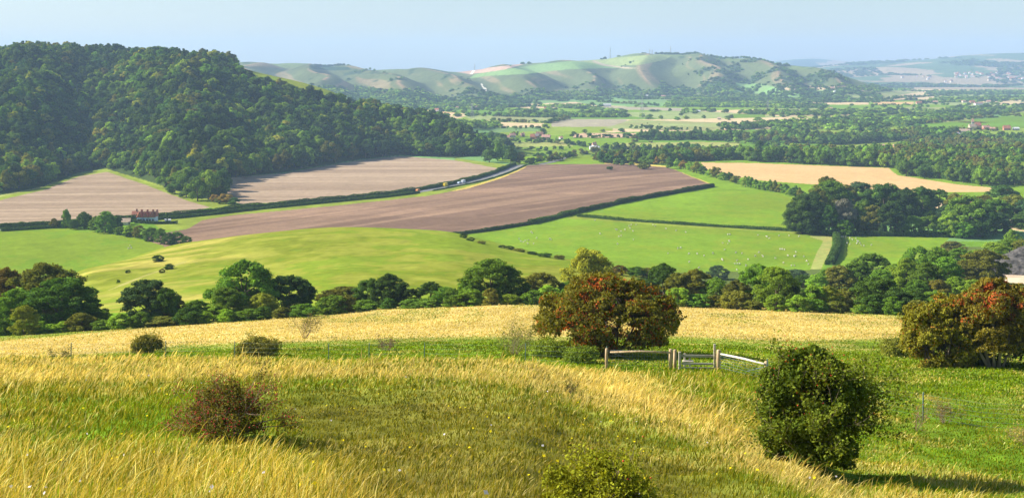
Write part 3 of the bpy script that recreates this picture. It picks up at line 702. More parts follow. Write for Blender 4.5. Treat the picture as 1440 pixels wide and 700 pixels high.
def gn_stuff(name, label, P, protos, wmin, wmax, hmin, hmax, pal, seed, kind='stuff', z=None, cat=None):
    """one object that stands copies of a few trees on its points"""
    rng = np.random.default_rng(seed); n = len(P)
    Z = hz(P[:, 0], P[:, 1])-.3 if z is None else z
    me = bpy.data.meshes.new(name); me.vertices.add(n); me.vertices.foreach_set('co', np.stack([P[:, 0], P[:, 1], Z], 1).astype(np.float32).ravel())
    w = rng.uniform(wmin, wmax, n); h = rng.uniform(hmin, hmax, n)*(.6+.4*w/wmax)
    cl = fbm(P[:, 0]/45+seed, P[:, 1]/45, 3)     # stands of the same kind
    pi = np.clip(((cl-.5)*2.4+.5+rng.normal(0, .22, n)), 0, .999)
    palc = np.array([G[p] for p in pal]); c = palc[(pi*len(pal)).astype(int)]*rng.uniform(.72, 1.5, (n, 1))*rng.uniform(.9, 1.1, (n, 3))
    for nm, v in (('sc', np.stack([w/10, w/10, h/10], 1)), ('rt', np.stack([np.zeros(n), np.zeros(n), rng.random(n)*6.28], 1))):
        a = me.attributes.new(nm, 'FLOAT_VECTOR', 'POINT'); a.data.foreach_set('vector', v.astype(np.float32).ravel())
    a = me.attributes.new('tcol', 'FLOAT_COLOR', 'POINT'); a.data.foreach_set('color', np.concatenate([c, np.ones((n, 1))], 1).astype(np.float32).ravel())
    a = me.attributes.new('ix', 'INT', 'POINT'); a.data.foreach_set('value', rng.integers(0, len(protos), n).astype(np.int32))
    pc = bpy.data.collections.new(name+'_kinds')
    for i, p in enumerate(protos):
        if 'imesh' not in p:
            m2 = p['crown'].copy(); m2.materials.clear(); m2.materials.append(M_LEAFI); p['imesh'] = m2
        ob = bpy.data.objects.new('%s_kind%02d' % (name, i), p['imesh']); pc.objects.link(ob)
    o = link(name, me); o['kind'] = kind; o['label'] = label
    ng = bpy.data.node_groups.new(name, 'GeometryNodeTree')
    ng.interface.new_socket('Geometry', in_out='INPUT', socket_type='NodeSocketGeometry'); ng.interface.new_socket('Geometry', in_out='OUTPUT', socket_type='NodeSocketGeometry')
    N = ng.nodes.new; L = ng.links.new
    gi = N('NodeGroupInput'); go = N('NodeGroupOutput'); ci = N('GeometryNodeCollectionInfo'); ci.inputs['Collection'].default_value = pc
    ci.inputs['Separate Children'].default_value = True; ci.inputs['Reset Children'].default_value = True
    ip_ = N('GeometryNodeInstanceOnPoints'); ip_.inputs['Pick Instance'].default_value = True
    def at_(nm, dt):
        q = N('GeometryNodeInputNamedAttribute'); q.data_type = dt; q.inputs['Name'].default_value = nm; return q.outputs['Attribute']
    L(gi.outputs[0], ip_.inputs['Points']); L(ci.outputs[0], ip_.inputs['Instance']); L(at_('ix', 'INT'), ip_.inputs['Instance Index'])
    L(at_('rt', 'FLOAT_VECTOR'), ip_.inputs['Rotation']); L(at_('sc', 'FLOAT_VECTOR'), ip_.inputs['Scale']); L(ip_.outputs[0], go.inputs[0])
    md = o.modifiers.new('trees', 'NODES'); md.node_group = ng
    return o
gn_stuff('woodland', 'dense mixed woodland covering the steep hill on the left', WP, MIDP, 7.5, 20, 9, 19, ['deep', 'blue', 'dark', 'mid', 'blue', 'light', 'mid', 'blue', 'olive', 'dark', 'mid', 'light', 'yell', 'dark'], 5)
# valley woods (photo outline of the ground they stand on)
VW = [ # polygon, distance range, spacing, height
 ([(1256,244),(1262,210),(1290,200),(1330,197),(1440,196),(1560,196),(1560,268),(1440,266),(1400,264),(1330,254),(1270,247)], (950, 2100), 9.5),
 ([(1040,226),(1100,229),(1180,233),(1250,236),(1255,215),(1230,216),(1200,218),(1140,216),(1090,218),(1040,219)], (1000, 2100), 9.5),
 ([(885,203),(900,197),(1000,197),(1060,199),(1180,204),(1290,196),(1345,190),(1345,186),(1200,194),(1060,192),(900,193)], (1200, 2600), 10),
 ([(840,229),(880,230),(940,229),(985,226),(1040,224),(1040,220),(900,224),(840,224)], (1000, 1700), 9),
 ([(846,214),(1000,216),(1030,218),(1030,215),(900,212),(846,212)], (1100, 1900), 10),
 ([(1020,183),(1080,181),(1200,181),(1290,175),(1340,168),(1390,162),(1440,156),(1440,151),(1330,158),(1240,168),(1200,170),(1080,173),(1010,178)], (1500, 3400), 12),
 ([(1190,176),(1240,174),(1245,162),(1205,160)], (1500, 3600), 13),
 ([(1290,145),(1395,143),(1440,141),(1560,140),(1560,136),(1440,137),(1330,139)], (2000, 4800), 15),
 ([(1300,133),(1440,133),(1560,133),(1560,128),(1310,129)], (2200, 5500), 19),
 ([(1330,152),(1410,152),(1410,156),(1340,157)], (1900,3600), 14),
 ([(936,150),(1160,152),(1162,149),(1130,146),(940,143)], (2300, 4400), 13),
 ([(590,165),(660,163),(760,165),(880,165),(880,157),(760,150),(620,153),(530,150),(470,140),(420,132),(420,122),(520,132),(600,146),(700,150),(820,149),(850,155),(860,160)], (1800, 4400), 12),
 ([(640,183),(672,182),(700,180),(700,175),(650,173),(620,170)], (1500, 2800), 11),
 ([(560,140),(640,146),(700,145),(800,138),(940,134),(1035,131),(1035,122),(960,126),(820,128),(700,136),(640,138),(560,128),(500,122),(500,130)], (2600, 4700), 14),
 ([(1035,131),(1060,134),(1035,138),(980,142),(940,140),(950,134)], (2600, 4700), 15),
 ([(1170,130),(1280,126),(1300,122),(1250,118),(1200,122),(1170,126)], (2600, 5200), 16),
 ([(1040,160),(1130,163),(1240,160),(1240,157),(1040,158)], (2000, 4000), 14),
 ([(640,196),(700,198),(712,204),(712,228),(690,215),(660,198)], (1280, 2300), 11),
]
mid_P = []; far_P = []
for i, (poly, dr, sp) in enumerate(VW):
    P = scatter(poly, dr, sp, 50+i)
    (mid_P if dr[0] < 1400 else far_P).append(P)
VP = np.concatenate(mid_P); VP = VP[isfree(VP)]
kx = CX+VP[:, 0]/VP[:, 1]*F; kr = HY-hz(VP[:, 0], VP[:, 1])/VP[:, 1]*F
its = []; front = np.zeros(len(VP), bool)
sel = (kx > 1040) & (kx < 1440) & (kr > 205)
for c0 in np.arange(1044, 1440, 9.5):
    k = np.nonzero((np.abs(kx-c0) < 4.7) & sel)[0]
    if len(k) == 0: continue
    i = k[np.argmin(VP[k, 1])]; front[i] = True; c = random.choice(['dark', 'mid', 'mid', 'light', 'dark'])
    o = plant(MIDP, VP[i, 0], VP[i, 1], random.uniform(11, 15), random.uniform(12, 17), c, name='woodland_tree'); its.append((c0, c, o))
row_label(its, '{c} woodland tree behind the pale stubble field, {o} from the left', 'front trees of the wood behind the stubble field')
VP = VP[~front]
gn_stuff('valley_woodland', 'dense green woods of the valley behind the stubble field', VP, MIDP, 9, 15, 9, 15, ['dark', 'mid', 'dark', 'mid', 'light', 'mid', 'olive'], 8)
FP = np.concatenate(far_P)
# hedgerow trees of the valley along the parcel borders, and scattered ones
rng = np.random.default_rng(77)
n = 160000
D_ = np.exp(rng.uniform(math.log(1080), math.log(5200), n)); PX_ = rng.uniform(440, 1700, n); X_ = (PX_-CX)/F*D_
keep = rng.random(n) < (D_/5200)**2*1.0
X_ = X_[keep]; D_ = D_[keep]; PX_ = PX_[keep]
ca, sa = math.cos(.35), math.sin(.35)
wx = X_+60*(fbm(X_/400, D_/400, 2)-.5); wy = D_+60*(fbm(X_/400+9, D_/400, 2)-.5)
gx = (wx*ca+wy*sa)/250; gy = (-wx*sa+wy*ca)/330
bd = np.minimum(np.abs(gx-np.round(gx))*250, np.abs(gy-np.round(gy))*330)
dens = np.where(bd < 4, .8, .008)*np.where(fbm(X_/200, D_/200, 3) > .42, 1, .35)
dens = np.maximum(dens, sstep(.64, .70, fbm(X_/260+5, D_/420, 3))*.3)
k = rng.random(len(X_)) < dens
HP = np.stack([X_[k], D_[k]], 1)
kx = CX+HP[:, 0]/HP[:, 1]*F; kr = HY-hz(HP[:, 0], HP[:, 1])/HP[:, 1]*F
bad = np.zeros(len(HP), bool)
for (c, (d0, d1), poly) in FIELDS:
    if d0 >= 600: bad |= pip(kx, kr-.6, poly) & (HP[:, 1] > d0) & (HP[:, 1] < d1)
bad |= (kr < 127)
HP = HP[~bad]
VH = []
for (pts, dr) in [([(1020,200),(1140,206)], 0), ([(840,212),(1040,213)], 0), ([(800,167),(770,173),(680,171)], 0), ([(680,178.5),(770,180)], 0), ([(1100,137),(1240,127)], 0), ([(1210,137),(1250,128)], 0), ([(700,197),(760,199),(800,203),(850,209)], 0), ([(720,208),(800,210)], 0), ([(712,218),(800,219),(840,214)], 0), ([(740,231),(800,222),(850,217)], 0),
                   ([(890,181),(1000,184)], 0), ([(1296,174),(1400,165)], 0), ([(1300,183),(1400,184)], 0), ([(1405,163),(1440,164)], 0), ([(805,193.5),(890,193.5)], 0), ([(840,143),(930,149)], 0), ([(1035,132),(1100,133)], 0), ([(1068,134.5),(1195,126)], 0), ([(1240,141),(1330,133)], 0), ([(1228,148),(1285,148)], 0)]:
    for a, b in zip(pts[:-1], pts[1:]):
        p = at(a[0], a[1], 1050, 5200); q = at(b[0], b[1], 1050, 5200); m = int((q-p).length/7)+2
        t = np.linspace(0, 1, m)+rng.normal(0, .2/m, m); VH.append(np.stack([p.x+(q.x-p.x)*t+rng.normal(0, 2, m), p.y+(q.y-p.y)*t+rng.normal(0, 2, m)], 1))
VH = np.concatenate(VH)
near = HP[:, 1] < 1750
gn_stuff('distant_trees', 'hedgerow trees and copses scattered over the valley farmland', np.concatenate([HP[near], VH]), FARP, 4, 12, 4, 11, ['dark', 'mid', 'dark', 'mid', 'light', 'olive'], 9)
gn_stuff('far_woodland', 'hazy woods and tree lines across the far valley floor', np.concatenate([FP, HP[~near]]), LOWP, 7, 16, 5, 10, ['deep', 'dark', 'mid', 'dark', 'mid', 'light'], 10)
# scrub bushes climbing the far ridge
n = 9000; PX_ = rng.uniform(430, 1240, n); t_ = rng.random(n)**2.1*.8; D_ = ip(R_DF, PX_)*(1-t_)+ip(R_DC, PX_)*t_-rng.uniform(0, 200, n)*(t_ < .1); X_ = (PX_-CX)/F*D_
k = (fbm(X_/70+7, D_/110, 3)+.20*(1-sstep(0, .42, t_))+.13*sstep(940, 1010, PX_)) > .69+.12*sstep(.25, .45, t_)*(PX_ < 940)
gn_stuff('hillside_scrub', 'dark scrub and copses climbing the far chalk ridge', np.stack([X_[k], D_[k]], 1), LOWP, 6, 16, 4, 10, ['deep', 'dark', 'dark', 'mid'], 12)
n = 6000; PX_ = rng.uniform(1100, 1700, n); D_ = rng.uniform(5600, 9400, n); X_ = (PX_-CX)/F*D_
k = fbm(X_/500, D_/700, 4) > .52
gn_stuff('distant_hill_woods', 'blue hazy woods on the distant hills at the right', np.stack([X_[k], D_[k]], 1), LOWP, 14, 40, 8, 16, ['deep', 'dark'], 13)
# clumps on the crest of the ridge
P = []
for (a, b, m, back) in [(733,748,10,0),(922,955,26,0),(955,1110,90,-60),(845,853,6,0),(868,876,4,0),(438,492,60,-60),(904,908,4,0)]:
    for i in range(m):
        px = random.uniform(a, b); d = float(ip(R_DC, np.array([px]))[0])+random.uniform(back, 0)-20; P.append(((px-CX)/F*d, d))
gn_stuff('ridge_copses', 'small dark copses standing on the crest of the far ridge', np.array(P), LOWP, 8, 16, 6, 11, ['deep', 'dark'], 14)
# ------------------------------------------------------------------ grass of the near slope
def build_grass():
    rng = np.random.default_rng(21)
    r0 = np.searchsorted(rows, 8.5); r1 = np.searchsorted(rows, 216); c0 = np.searchsorted(cols, -560); c1 = np.searchsorted(cols, 2000)
    X = XM[r0:r1, c0:c1]; D = DM[r0:r1, c0:c1]; RW = ROWM[r0:r1, c0:c1]; PX = PXM[r0:r1, c0:c1]
    dr = np.clip(RW[:-1, :-1]-RW[1:, :-1], 0, 50)+.05*np.clip(D[:-1, :-1]/60, .2, 1.2)
    dc = (PX[:-1, 1:]-PX[:-1, :-1]); area = dr*dc*.506
    DD = D[:-1, :-1]; hgt0 = np.where(DD < 62, .38, np.where(DD < 95, .2, .26))
    lenpx = np.maximum(hgt0*1236/DD, 1.6)
    wgt = area*(RW[:-1, :-1] < 745)/(lenpx*.55); wgt = wgt*np.where(DD < 62, 4.2, 2.6)
    N = int(min(wgt.sum(), 1080000)); print('blades', wgt.sum(), N)
    wgt = wgt*np.where((PX[:-1, :-1] < -60) | (PX[:-1, :-1] > 1500), .35, 1)
    p = (wgt/wgt.sum()).ravel(); k = rng.choice(len(p), N, p=p)
    j, i = np.divmod(k, DD.shape[1]); ln = np.log(rows[r0:r1])
    a = rng.random(N); b = rng.random(N)
    px = PX[0, i]+a*(PX[0, i+1]-PX[0, i]); d = np.exp(ln[j]+b*(ln[j+1]-ln[j])); x = (px-CX)/F*d; z = hz(x, d); rw = HY-z/d*F
    dry = dryness(px+rng.normal(0, 6, N), rw+rng.normal(0, 3, N), d, x)
    fm = facemask(px, rw)*(d < 60)
    right = sstep(1060, 1180, px-(rw-560)*.55)*(d < 62)
    n1 = fbm(x/.8+3, d/.8, 3); n2 = fbm(x/3+9, d/3, 3)
    h = np.where(d < 62, .17+.125*dry, np.where(d < 95, .13, .13))
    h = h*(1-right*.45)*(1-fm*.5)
    crest = soft(px, rw, DRYBAND, 6, 3)*(d < 62)
    h = h*(1-.25*crest)
    sq = (d > 95) & (dry < .5); h[sq] *= .6
    h = h*(.55+.9*n1)*rng.uniform(.6, 1.3, N)*(.75+.5*n2)
    dry = dry*(1-.45*fm)
    isdry = rng.random(N) < np.clip(dry*.95+.1*(d > 95)*(dry > .5), 0, 1)
    tall = isdry & (rng.random(N) < .16) & (d < 62); h[tall] *= 1.9*(1-.3*fm[tall])
    h = h*(1-.0*crest)
    w = np.where(isdry, .00028, .00040)*d*rng.uniform(.7, 1.4, N); w = np.maximum(w, .0028)
    w[d > 62] *= 1.15
    g1 = np.array([.150, .265, .010]); g2 = np.array([.27, .33, .016]); gf = np.array([.145, .155, .018]); gb = np.array([.12, .095, .025])  # gf: olive blades of the near slope, darkened to stand for shade
    s1 = np.array([.60, .455, .11]); s2 = np.array([.50, .42, .09]); s3 = np.array([.80, .68, .30])
    t = rng.random((N, 1)); nn = np.clip((n2[:, None]-.35)*2.2, 0, 1)
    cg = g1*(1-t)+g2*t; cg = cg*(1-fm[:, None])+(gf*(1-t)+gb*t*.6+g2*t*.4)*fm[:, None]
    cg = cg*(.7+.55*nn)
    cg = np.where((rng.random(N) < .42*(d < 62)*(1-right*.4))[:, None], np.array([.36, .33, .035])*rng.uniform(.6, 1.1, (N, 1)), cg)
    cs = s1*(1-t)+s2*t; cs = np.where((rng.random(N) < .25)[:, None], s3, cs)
    cs = cs*(1-.28*fm[:, None])  # straw on the near slope dimmed too, shade put into the blade colour
    pale = crest+soft(px, rw, STRIP, 2, 3)*(d > 62); cs = cs*(1-.6*np.clip(pale, 0, 1)[:, None])+np.array([.76, .62, .26])*.6*np.clip(pale, 0, 1)[:, None]
    c = np.where(isdry[:, None], cs, cg)*np.where(d < 95, rng.uniform(.7, 1.25, N), rng.uniform(.88, 1.1, N))[:, None]
    c[tall] = c[tall]*1.15
    for (bx_, br, bk) in ((318, 618, 1.0), (1143, 655, 1.5), (838, 735, 1.0)):
        q_ = at(bx_, br, 11, 45); h[(x-q_.x)**2+(d-q_.y+.35)**2 < (bk*1.05)**2] *= .35
    ang = rng.uniform(0, math.pi, N); wx = np.cos(ang)*w; wy = np.sin(ang)*w*.6
    lean = (.42+.25*(fbm(x/6, d/6, 2)-.5)*2)*(.4+.8*isdry)+rng.normal(0, .33, N); ly = rng.normal(-.05, .22, N)
    P0 = np.stack([x, d, z-.02], 1)
    def lvl(t, wf):
        cx = x+lean*h*t**1.6; cy = d+ly*h*t**1.6; cz = z-.02+h*t*(1-.18*t*np.abs(lean))
        return np.stack([cx-wx*wf, cy-wy*wf, cz], 1), np.stack([cx+wx*wf, cy+wy*wf, cz], 1)
    wm = np.where(isdry, .55, 1.0); wt = np.where(isdry, 1.25, .75)
    A, B = lvl(0., wm); Cc, E = lvl(.66, wt); T, _ = lvl(1., 0*w)
    V = np.stack([A, B, Cc, E, T], 1).reshape(-1, 3)
    base = np.arange(N)*5
    q = np.stack([base, base+1, base+3, base+2], 1); tr = np.stack([base+2, base+3, base+4], 1)
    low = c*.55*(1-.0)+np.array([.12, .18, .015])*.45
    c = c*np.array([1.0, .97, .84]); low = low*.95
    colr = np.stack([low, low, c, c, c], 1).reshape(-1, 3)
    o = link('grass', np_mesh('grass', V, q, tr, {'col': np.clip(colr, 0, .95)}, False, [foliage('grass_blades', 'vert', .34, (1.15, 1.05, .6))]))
    tag(o, 'long wind-combed grass, straw-coloured on the crest and green in the hollows', kind='stuff')
    # small yellow and white flowers
    k = rng.choice(np.nonzero((d < 40) & (px < 1440) & (right < .5))[0], 260)
    v, qq = leaf_quads(rng, np.stack([x[k], d[k], z[k]+.22*rng.uniform(.7, 1.3, len(k))], 1), np.tile([[0, -.6, .8]], (len(k), 1))+rng.normal(0, .3, (len(k), 3)), rng.uniform(.016, .03, len(k)), .9)
    fc = np.where((rng.random(len(k)) < .82)[:, None], [[.85, .68, .02]], [[.8, .75, .8]])
    o = link('wildflowers', np_mesh('wildflowers', v, qq, None, {'col': np.repeat(fc, 4, 0)}, False, [foliage('petals', 'vert', .3, (1, 1, .8))]))
    tag(o, 'tiny yellow wildflowers dotted through the long grass', kind='stuff')
build_grass()

# ------------------------------------------------------------------ bushes of the near slope
M_BERRY, _, _ = mat('berries', (.62, .055, .025), .5, .3)
M_BERRYO, _, _ = mat('orange_red_berries', (.62, .12, .03), .6, .3)
M_TWIG = noisy('twigs', (.17, .12, .075), (.33, .26, .18), 20)
def colour(o, c): o.color = (*c, 1); return o
def twigs(acc, rng, W, H, n, r0, spread=.8, gens=2, tips=None, up=1.0):
    tips = [] if tips is None else tips
    def grow(p, dr, ln, r, g):
        pts = [p]; d = np.array(dr, float)
        for k in range(4):
            d = d+rng.normal(0, .16, 3)+np.array([.03, 0, .02*up]); d /= np.linalg.norm(d); pts.append(pts[-1]+d*ln/4)
        acc.tube(pts, [r, r*.85, r*.7, r*.5, r*.25], 4 if g else 5, rng.uniform(.3, .7))
        tips.extend(pts[1:] if g == gens else pts[3:])
        if g < gens:
            for q in range(4):
                a = rng.normal(0, .7, 3)+d; a[2] += .15*up; a /= np.linalg.norm(a); grow(pts[2+rng.integers(0, 3)], a, ln*.55, r*.5, g+1)
    for k in range(n):
        a = rng.uniform(0, 6.28); s = rng.uniform(.1, spread)
        v = np.array([math.cos(a)*s*W/H, math.sin(a)*s*W/H, 1.]); v /= np.linalg.norm(v)
        grow(np.array([math.cos(a)*W*.05, math.sin(a)*W*.05, -.05]), v, H*.62*rng.uniform(.7, 1.1), r0, 0)
    return np.array(tips)
def leafy(rng, P, n, spread, size, lcm=.5):
    i = rng.integers(0, len(P), n); p = P[i]+rng.normal(0, spread, (n, 3)); p = p[p[:, 2] > .03]
    V, Q = leaf_quads(rng, p, rdir(rng, len(p))*.8+np.array([0, 0, .5]), size*rng.uniform(.6, 1.3, len(p)))
    a = Acc(); a.add(V, Q, None, np.repeat(np.clip(lcm+rng.normal(0, .2, len(p)), 0, 1), 4)); return a
def berries(rng, P, n, spread, size, m):
    i = rng.integers(0, len(P), n); p = P[i]+rng.normal(0, spread, (n, 3))
    o = np.array([(1, 0, 0), (0, 1, 0), (-1, 0, 0), (0, -1, 0), (0, 0, 1), (0, 0, -1)], float)
    t = np.array([(0, 1, 4), (1, 2, 4), (2, 3, 4), (3, 0, 4), (1, 0, 5), (2, 1, 5), (3, 2, 5), (0, 3, 5)])
    V = (p[:, None]+o[None]*size*rng.uniform(.7, 1.2, (len(p), 1, 1))).reshape(-1, 3); T = (t[None]+np.arange(len(p))[:, None, None]*6).reshape(-1, 3)
    return np_mesh('berries', V, None, T, None, True, [m])
def px_frame(px, base, dmin, dmax, wpx, top):
    p = at(px, base, dmin, dmax); s = p.y/F
    return p, wpx*s, -(top-HY)*s-p.z
# dense dark bush at the right
rng = np.random.default_rng(5)
p, W, H = px_frame(1143, 655, 22, 45, 162, 485)
t = thing('bush', 'dense dark green bush with a few red berries, standing below the gate', 'bush', p)
acc, L = crown_arrays(rng, W*1.0, H, .0, 110, .095, 56000, .040, 'round', core=.55, lump=.45, jit=1.3, hang=-.9, gap=.16)
colour(link('foliage', acc.mesh('foliage', M_LEAF), t), (.10, .145, .018))
st = Acc(); tips = twigs(st, rng, W*1.08, H*1.05, 22, .014, .8)
link('stems', st.mesh('stems', M_TWIG), t)
colour(link('outer_sprays', leafy(rng, tips, 15000, .10, .038).mesh('outer_sprays', M_LEAF), t), (.15, .19, .022))
link('berries', berries(rng, L[L[:, 2] > H*.45][:, :3]+rdir(rng, (L[:, 2] > H*.45).sum())*.3, 260, .12, .017, M_BERRY), t)
BUSHR = (p, W, H)
# red-berried rose bush on the left
p, W, H = px_frame(318, 622, 16, 34, 118, 528)
t = thing('berry_bush', 'scrubby briar bush full of red hips, alone in the straw-coloured grass', 'bush', p)
acc, L = crown_arrays(rng, W*1.02, H*.95, .0, 50, .10, 10000, .022, 'wide', core=0, lump=.5, jit=1.3, hang=-.9, gap=.25)
colour(link('foliage', acc.mesh('foliage', M_LEAF), t), (.16, .15, .035))
st = Acc(); tips = twigs(st, rng, W*1.3, H*1.2, 22, .012, 1.0, 2, up=.6)
for (ax, az) in ((.95, .45), (1.0, .30), (.55, 1.25), (-.8, .3)):
    e = np.array([W*ax*.9, -.1, H*az]); st.tube([np.array([.05, 0, .1]), e*.5+np.array([0, 0, .12]), e], [.012, .009, .004], 4, .6)
    tips = np.concatenate([tips, e*.8+rng.normal(0, .06, (40, 3)), e*.95+rng.normal(0, .05, (30, 3))])
link('stems', st.mesh('stems', M_TWIG), t)
colour(link('outer_sprays', leafy(rng, tips, 5200, .05, .022).mesh('outer_sprays', M_LEAF), t), (.16, .155, .035))
sel = tips[(tips[:, 2] > H*.25) & (tips[:, 2] < H*.95)]
surf = L[:, :3]+rdir(rng, len(L))*L[:, 3:4]*1.0; surf = surf[surf[:, 2] > H*.2]
link('berries', berries(rng, np.concatenate([sel, np.repeat(surf, 8, 0)]), 1400, .055, .013, mat('rose_hips', (.42, .02, .028), .5, .3)[0]), t)
# yellow-green thorn bush at the bottom edge
p, W, H = px_frame(838, 742, 11, 22, 170, 626)
t = thing('thorn_bush', 'low yellow-green thorn bush with bare grey twigs, at the bottom of the slope', 'bush', p)
st = Acc(); tips = twigs(st, rng, W*1.2, H*1.0, 26, .011, 1.0, 2, up=.6)
link('stems', st.mesh('stems', M_TWIG), t)
lf = Acc(); acc, L = crown_arrays(rng, W*1.05, H*.9, .0, 34, .10, 9000, .018, 'wide', core=0, lump=.8, jit=1.4, hang=-.9, gap=.42)
colour(link('foliage', acc.mesh('foliage', M_LEAF), t), (.22, .24, .02))
colour(link('outer_sprays', leafy(rng, tips, 12000, .06, .019).mesh('outer_sprays', M_LEAF), t), (.26, .28, .022))
link('berries', berries(rng, tips[tips[:, 2] > H*.3], 60, .03, .011, M_BERRY), t)
# the big red-berried hawthorn behind the gate
def hawthorn(name, label, px, base, dmin, dmax, wpx, top, K, nl, leafc, red, base_f, seed, nb, redzone=None, stems=5, bark=None, lean=0., rf=.085):
    rng = np.random.default_rng(seed)
    p, W, H = px_frame(px, base, dmin, dmax, wpx, top)
    t = thing(name, label, 'tree', p)
    acc, L = crown_arrays(rng, W*1.02, H, base_f, K, rf, nl, .08, 'wide', core=.4, lump=.8, jit=1.4, hang=-.8, gap=.33)
    colour(link('crown', acc.mesh('crown', M_LEAF), t), leafc)
    tk = Acc(); tips = []
    for s in range(stems):
        a = 6.28*s/stems+rng.uniform(-.4, .4); r = W*.03
        b0 = np.array([math.cos(a)*r*2.2, math.sin(a)*r, -.1]); e = np.array([math.cos(a)*W*.28+lean, math.sin(a)*W*.2, H*(.42+.2*rng.random())])
        m1 = b0*.7+e*.3+rng.normal(0, .12, 3); m2 = b0*.35+e*.65+rng.normal(0, .2, 3)
        tk.tube([b0, m1, m2, e], [H*.022, H*.015, H*.011, H*.005], 6, rng.uniform(.3, .7)); tips += [m2, e]
    tips = np.array(tips)
    for k in range(len(L)):
        s = tips[np.argmin(((tips-L[k, :3])**2).sum(1))]; e = L[k, :3]
        tk.tube([s, (s+e)/2+rng.normal(0, .12, 3), e], [H*.008, H*.006, H*.002], 4, .5)
    link('trunk', tk.mesh('trunk', bark or M_BARK, True), t)
    pt = rdir(rng, nb*4); ii = rng.integers(0, len(L), nb*4); q = L[ii, :3]+pt*L[ii, 3:4]*np.array([1, 1, .82])*1.03
    wq = fbm(q[:, 0]*1.1+30, q[:, 2]*1.3+30, 3); kk = (wq > .40) & (pt[:, 2] > -.4)
    if redzone: kk &= redzone(q, W, H, rng)
    q = q[kk][:nb]
    V, Q = leaf_quads(rng, q, pt[kk][:nb]+rng.normal(0, .4, (len(q), 3)), rng.uniform(.03, .062, len(q)), .8)
    a = Acc(); a.add(V, Q, None, np.repeat(rng.uniform(.2, .9, len(q)), 4))
    colour(link('berries', a.mesh('berries', M_LEAF), t), red)
    return t
hawthorn('hawthorn_tree', 'wide spreading hawthorn laden with orange-red berries, just behind the wooden gate', 851, 499, 74, 100, 212, 385, 105, 60000, (.165, .155, .024), (.52, .13, .030), .08, 31, 11000,
         lambda q, W, H, r: (r.random(len(q)) < .35+.6*(q[:, 2] < H*.8)), lean=0, rf=.075)
hawthorn('hawthorn_thicket', 'golden-green hawthorn thicket reaching down to the ground, left of the red-topped tree', 1322, 514, 74, 100, 116, 408, 70, 40000, (.22, .21, .026), (.60, .26, .05), .0, 33, 1600, stems=6, rf=.095)
hawthorn('hawthorn_tree', 'red-topped hawthorn with pale leaning trunks at the right edge', 1400, 516, 74, 100, 138, 391, 70, 42000, (.19, .16, .026), (.42, .11, .032), .22, 35, 8000, lambda q, W, H, r: (q[:, 2] > H*.55), bark=M_BARKL, stems=6, rf=.10)
hawthorn('hawthorn_tree', 'golden-leaved hawthorn cut off by the right edge, pale trunk leaning inwards', 1462, 517, 74, 100, 110, 398, 46, 28000, (.31, .26, .035), (.6, .24, .05), .26, 37, 500, bark=M_BARKL, stems=5, rf=.11)
hawthorn('elder_bush', 'deep green undergrowth bush in the shade behind the pale trunks at right', 1388, 512, 78, 100, 150, 440, 36, 16000, (.09, .12, .025), (.2, .1, .03), .0, 39, 20, stems=3, rf=.12)
# smaller scrub of the slope
def shrub(name, label, px, base, dmin, dmax, wpx, top, leafc, n, seed, stemsn=14, ls=.045, core=.45, K=26, dens=1.0, dead=False):
    rng = np.random.default_rng(seed); p, W, H = px_frame(px, base, dmin, dmax, wpx, top); s = p.y/60
    t = thing(name, label, 'shrub', p)
    st = Acc(); tips = twigs(st, rng, W*1.25, H*1.08, stemsn, .010*max(1, s), .9, 2)
    link('stems', st.mesh('stems', M_TWIG), t)
    if core:
        acc, L = crown_arrays(rng, W*.9, H*.85, .0, K, .15, n, ls*s, 'wide', core=core, lump=.3, jit=1.2, hang=-.9, gap=.2)
        colour(link('foliage', acc.mesh('foliage', M_LEAF), t), leafc)
    colour(link('outer_sprays', leafy(rng, tips, int(n*.45*dens), .05*W, ls*s*.9).mesh('outer_sprays', M_LEAF), t), [c*1.15 for c in leafc])
    return t
shrub('shrub', 'small olive-green shrub with twiggy side shoots, on the bleached strip at the left', 206, 496, 64, 140, 50, 465, (.22, .21, .045), 3800, 1)
shrub('shrub', 'low rounded brown-green shrub between bleached grass and green strip at left', 360, 500, 64, 140, 78, 468, (.21, .21, .045), 5200, 2)
shrub('shrub', 'sparse thin shrub at the far left among pale grass', 82, 503, 64, 140, 44, 484, (.16, .15, .04), 900, 3, core=0)
shrub('shrub', 'spindly open shrub at the upper edge of the bleached grass strip', 428, 475, 85, 200, 34, 440, (.15, .15, .04), 1300, 4, core=0)
shrub('willow_shrub', 'upright straggly shrub with bare pale stems, left of the red-berried hawthorn', 723, 498, 66, 120, 54, 447, (.20, .22, .05), 2600, 6, core=0, stemsn=26)
shrub('bramble', 'sprawling green bramble under the left side of the red-berried hawthorn', 775, 502, 62, 110, 70, 472, (.20, .27, .03), 4200, 7)
shrub('bramble', 'sprawling green bramble beside the first wooden fence post', 818, 510, 62, 110, 60, 482, (.17, .24, .03), 3800, 8)
shrub('bramble', 'scrubby bramble at the left foot of the golden-green thicket', 1262, 500, 70, 140, 60, 470, (.22, .24, .04), 3800, 9)
shrub('dead_stalks', 'patch of dark dry dock stalks standing on the green strip', 544, 492, 66, 140, 40, 471, (.13, .09, .06), 700, 10, core=0)
shrub('dry_weed', 'rusty brown dry weed standing in the green hollow behind the dark bush', 1330, 594, 30, 75, 48, 560, (.22, .17, .05), 1500, 12, core=0)
shrub('dry_weed', 'thin rusty weed beside the lone metal fence post in the hollow', 1288, 605, 30, 75, 20, 568, (.25, .12, .05), 260, 13, core=0, stemsn=7)
shrub('dry_weed', 'tangle of pale dry bracken at the right edge of the hollow', 1442, 625, 28, 75, 60, 590, (.34, .26, .08), 2200, 14, core=0)
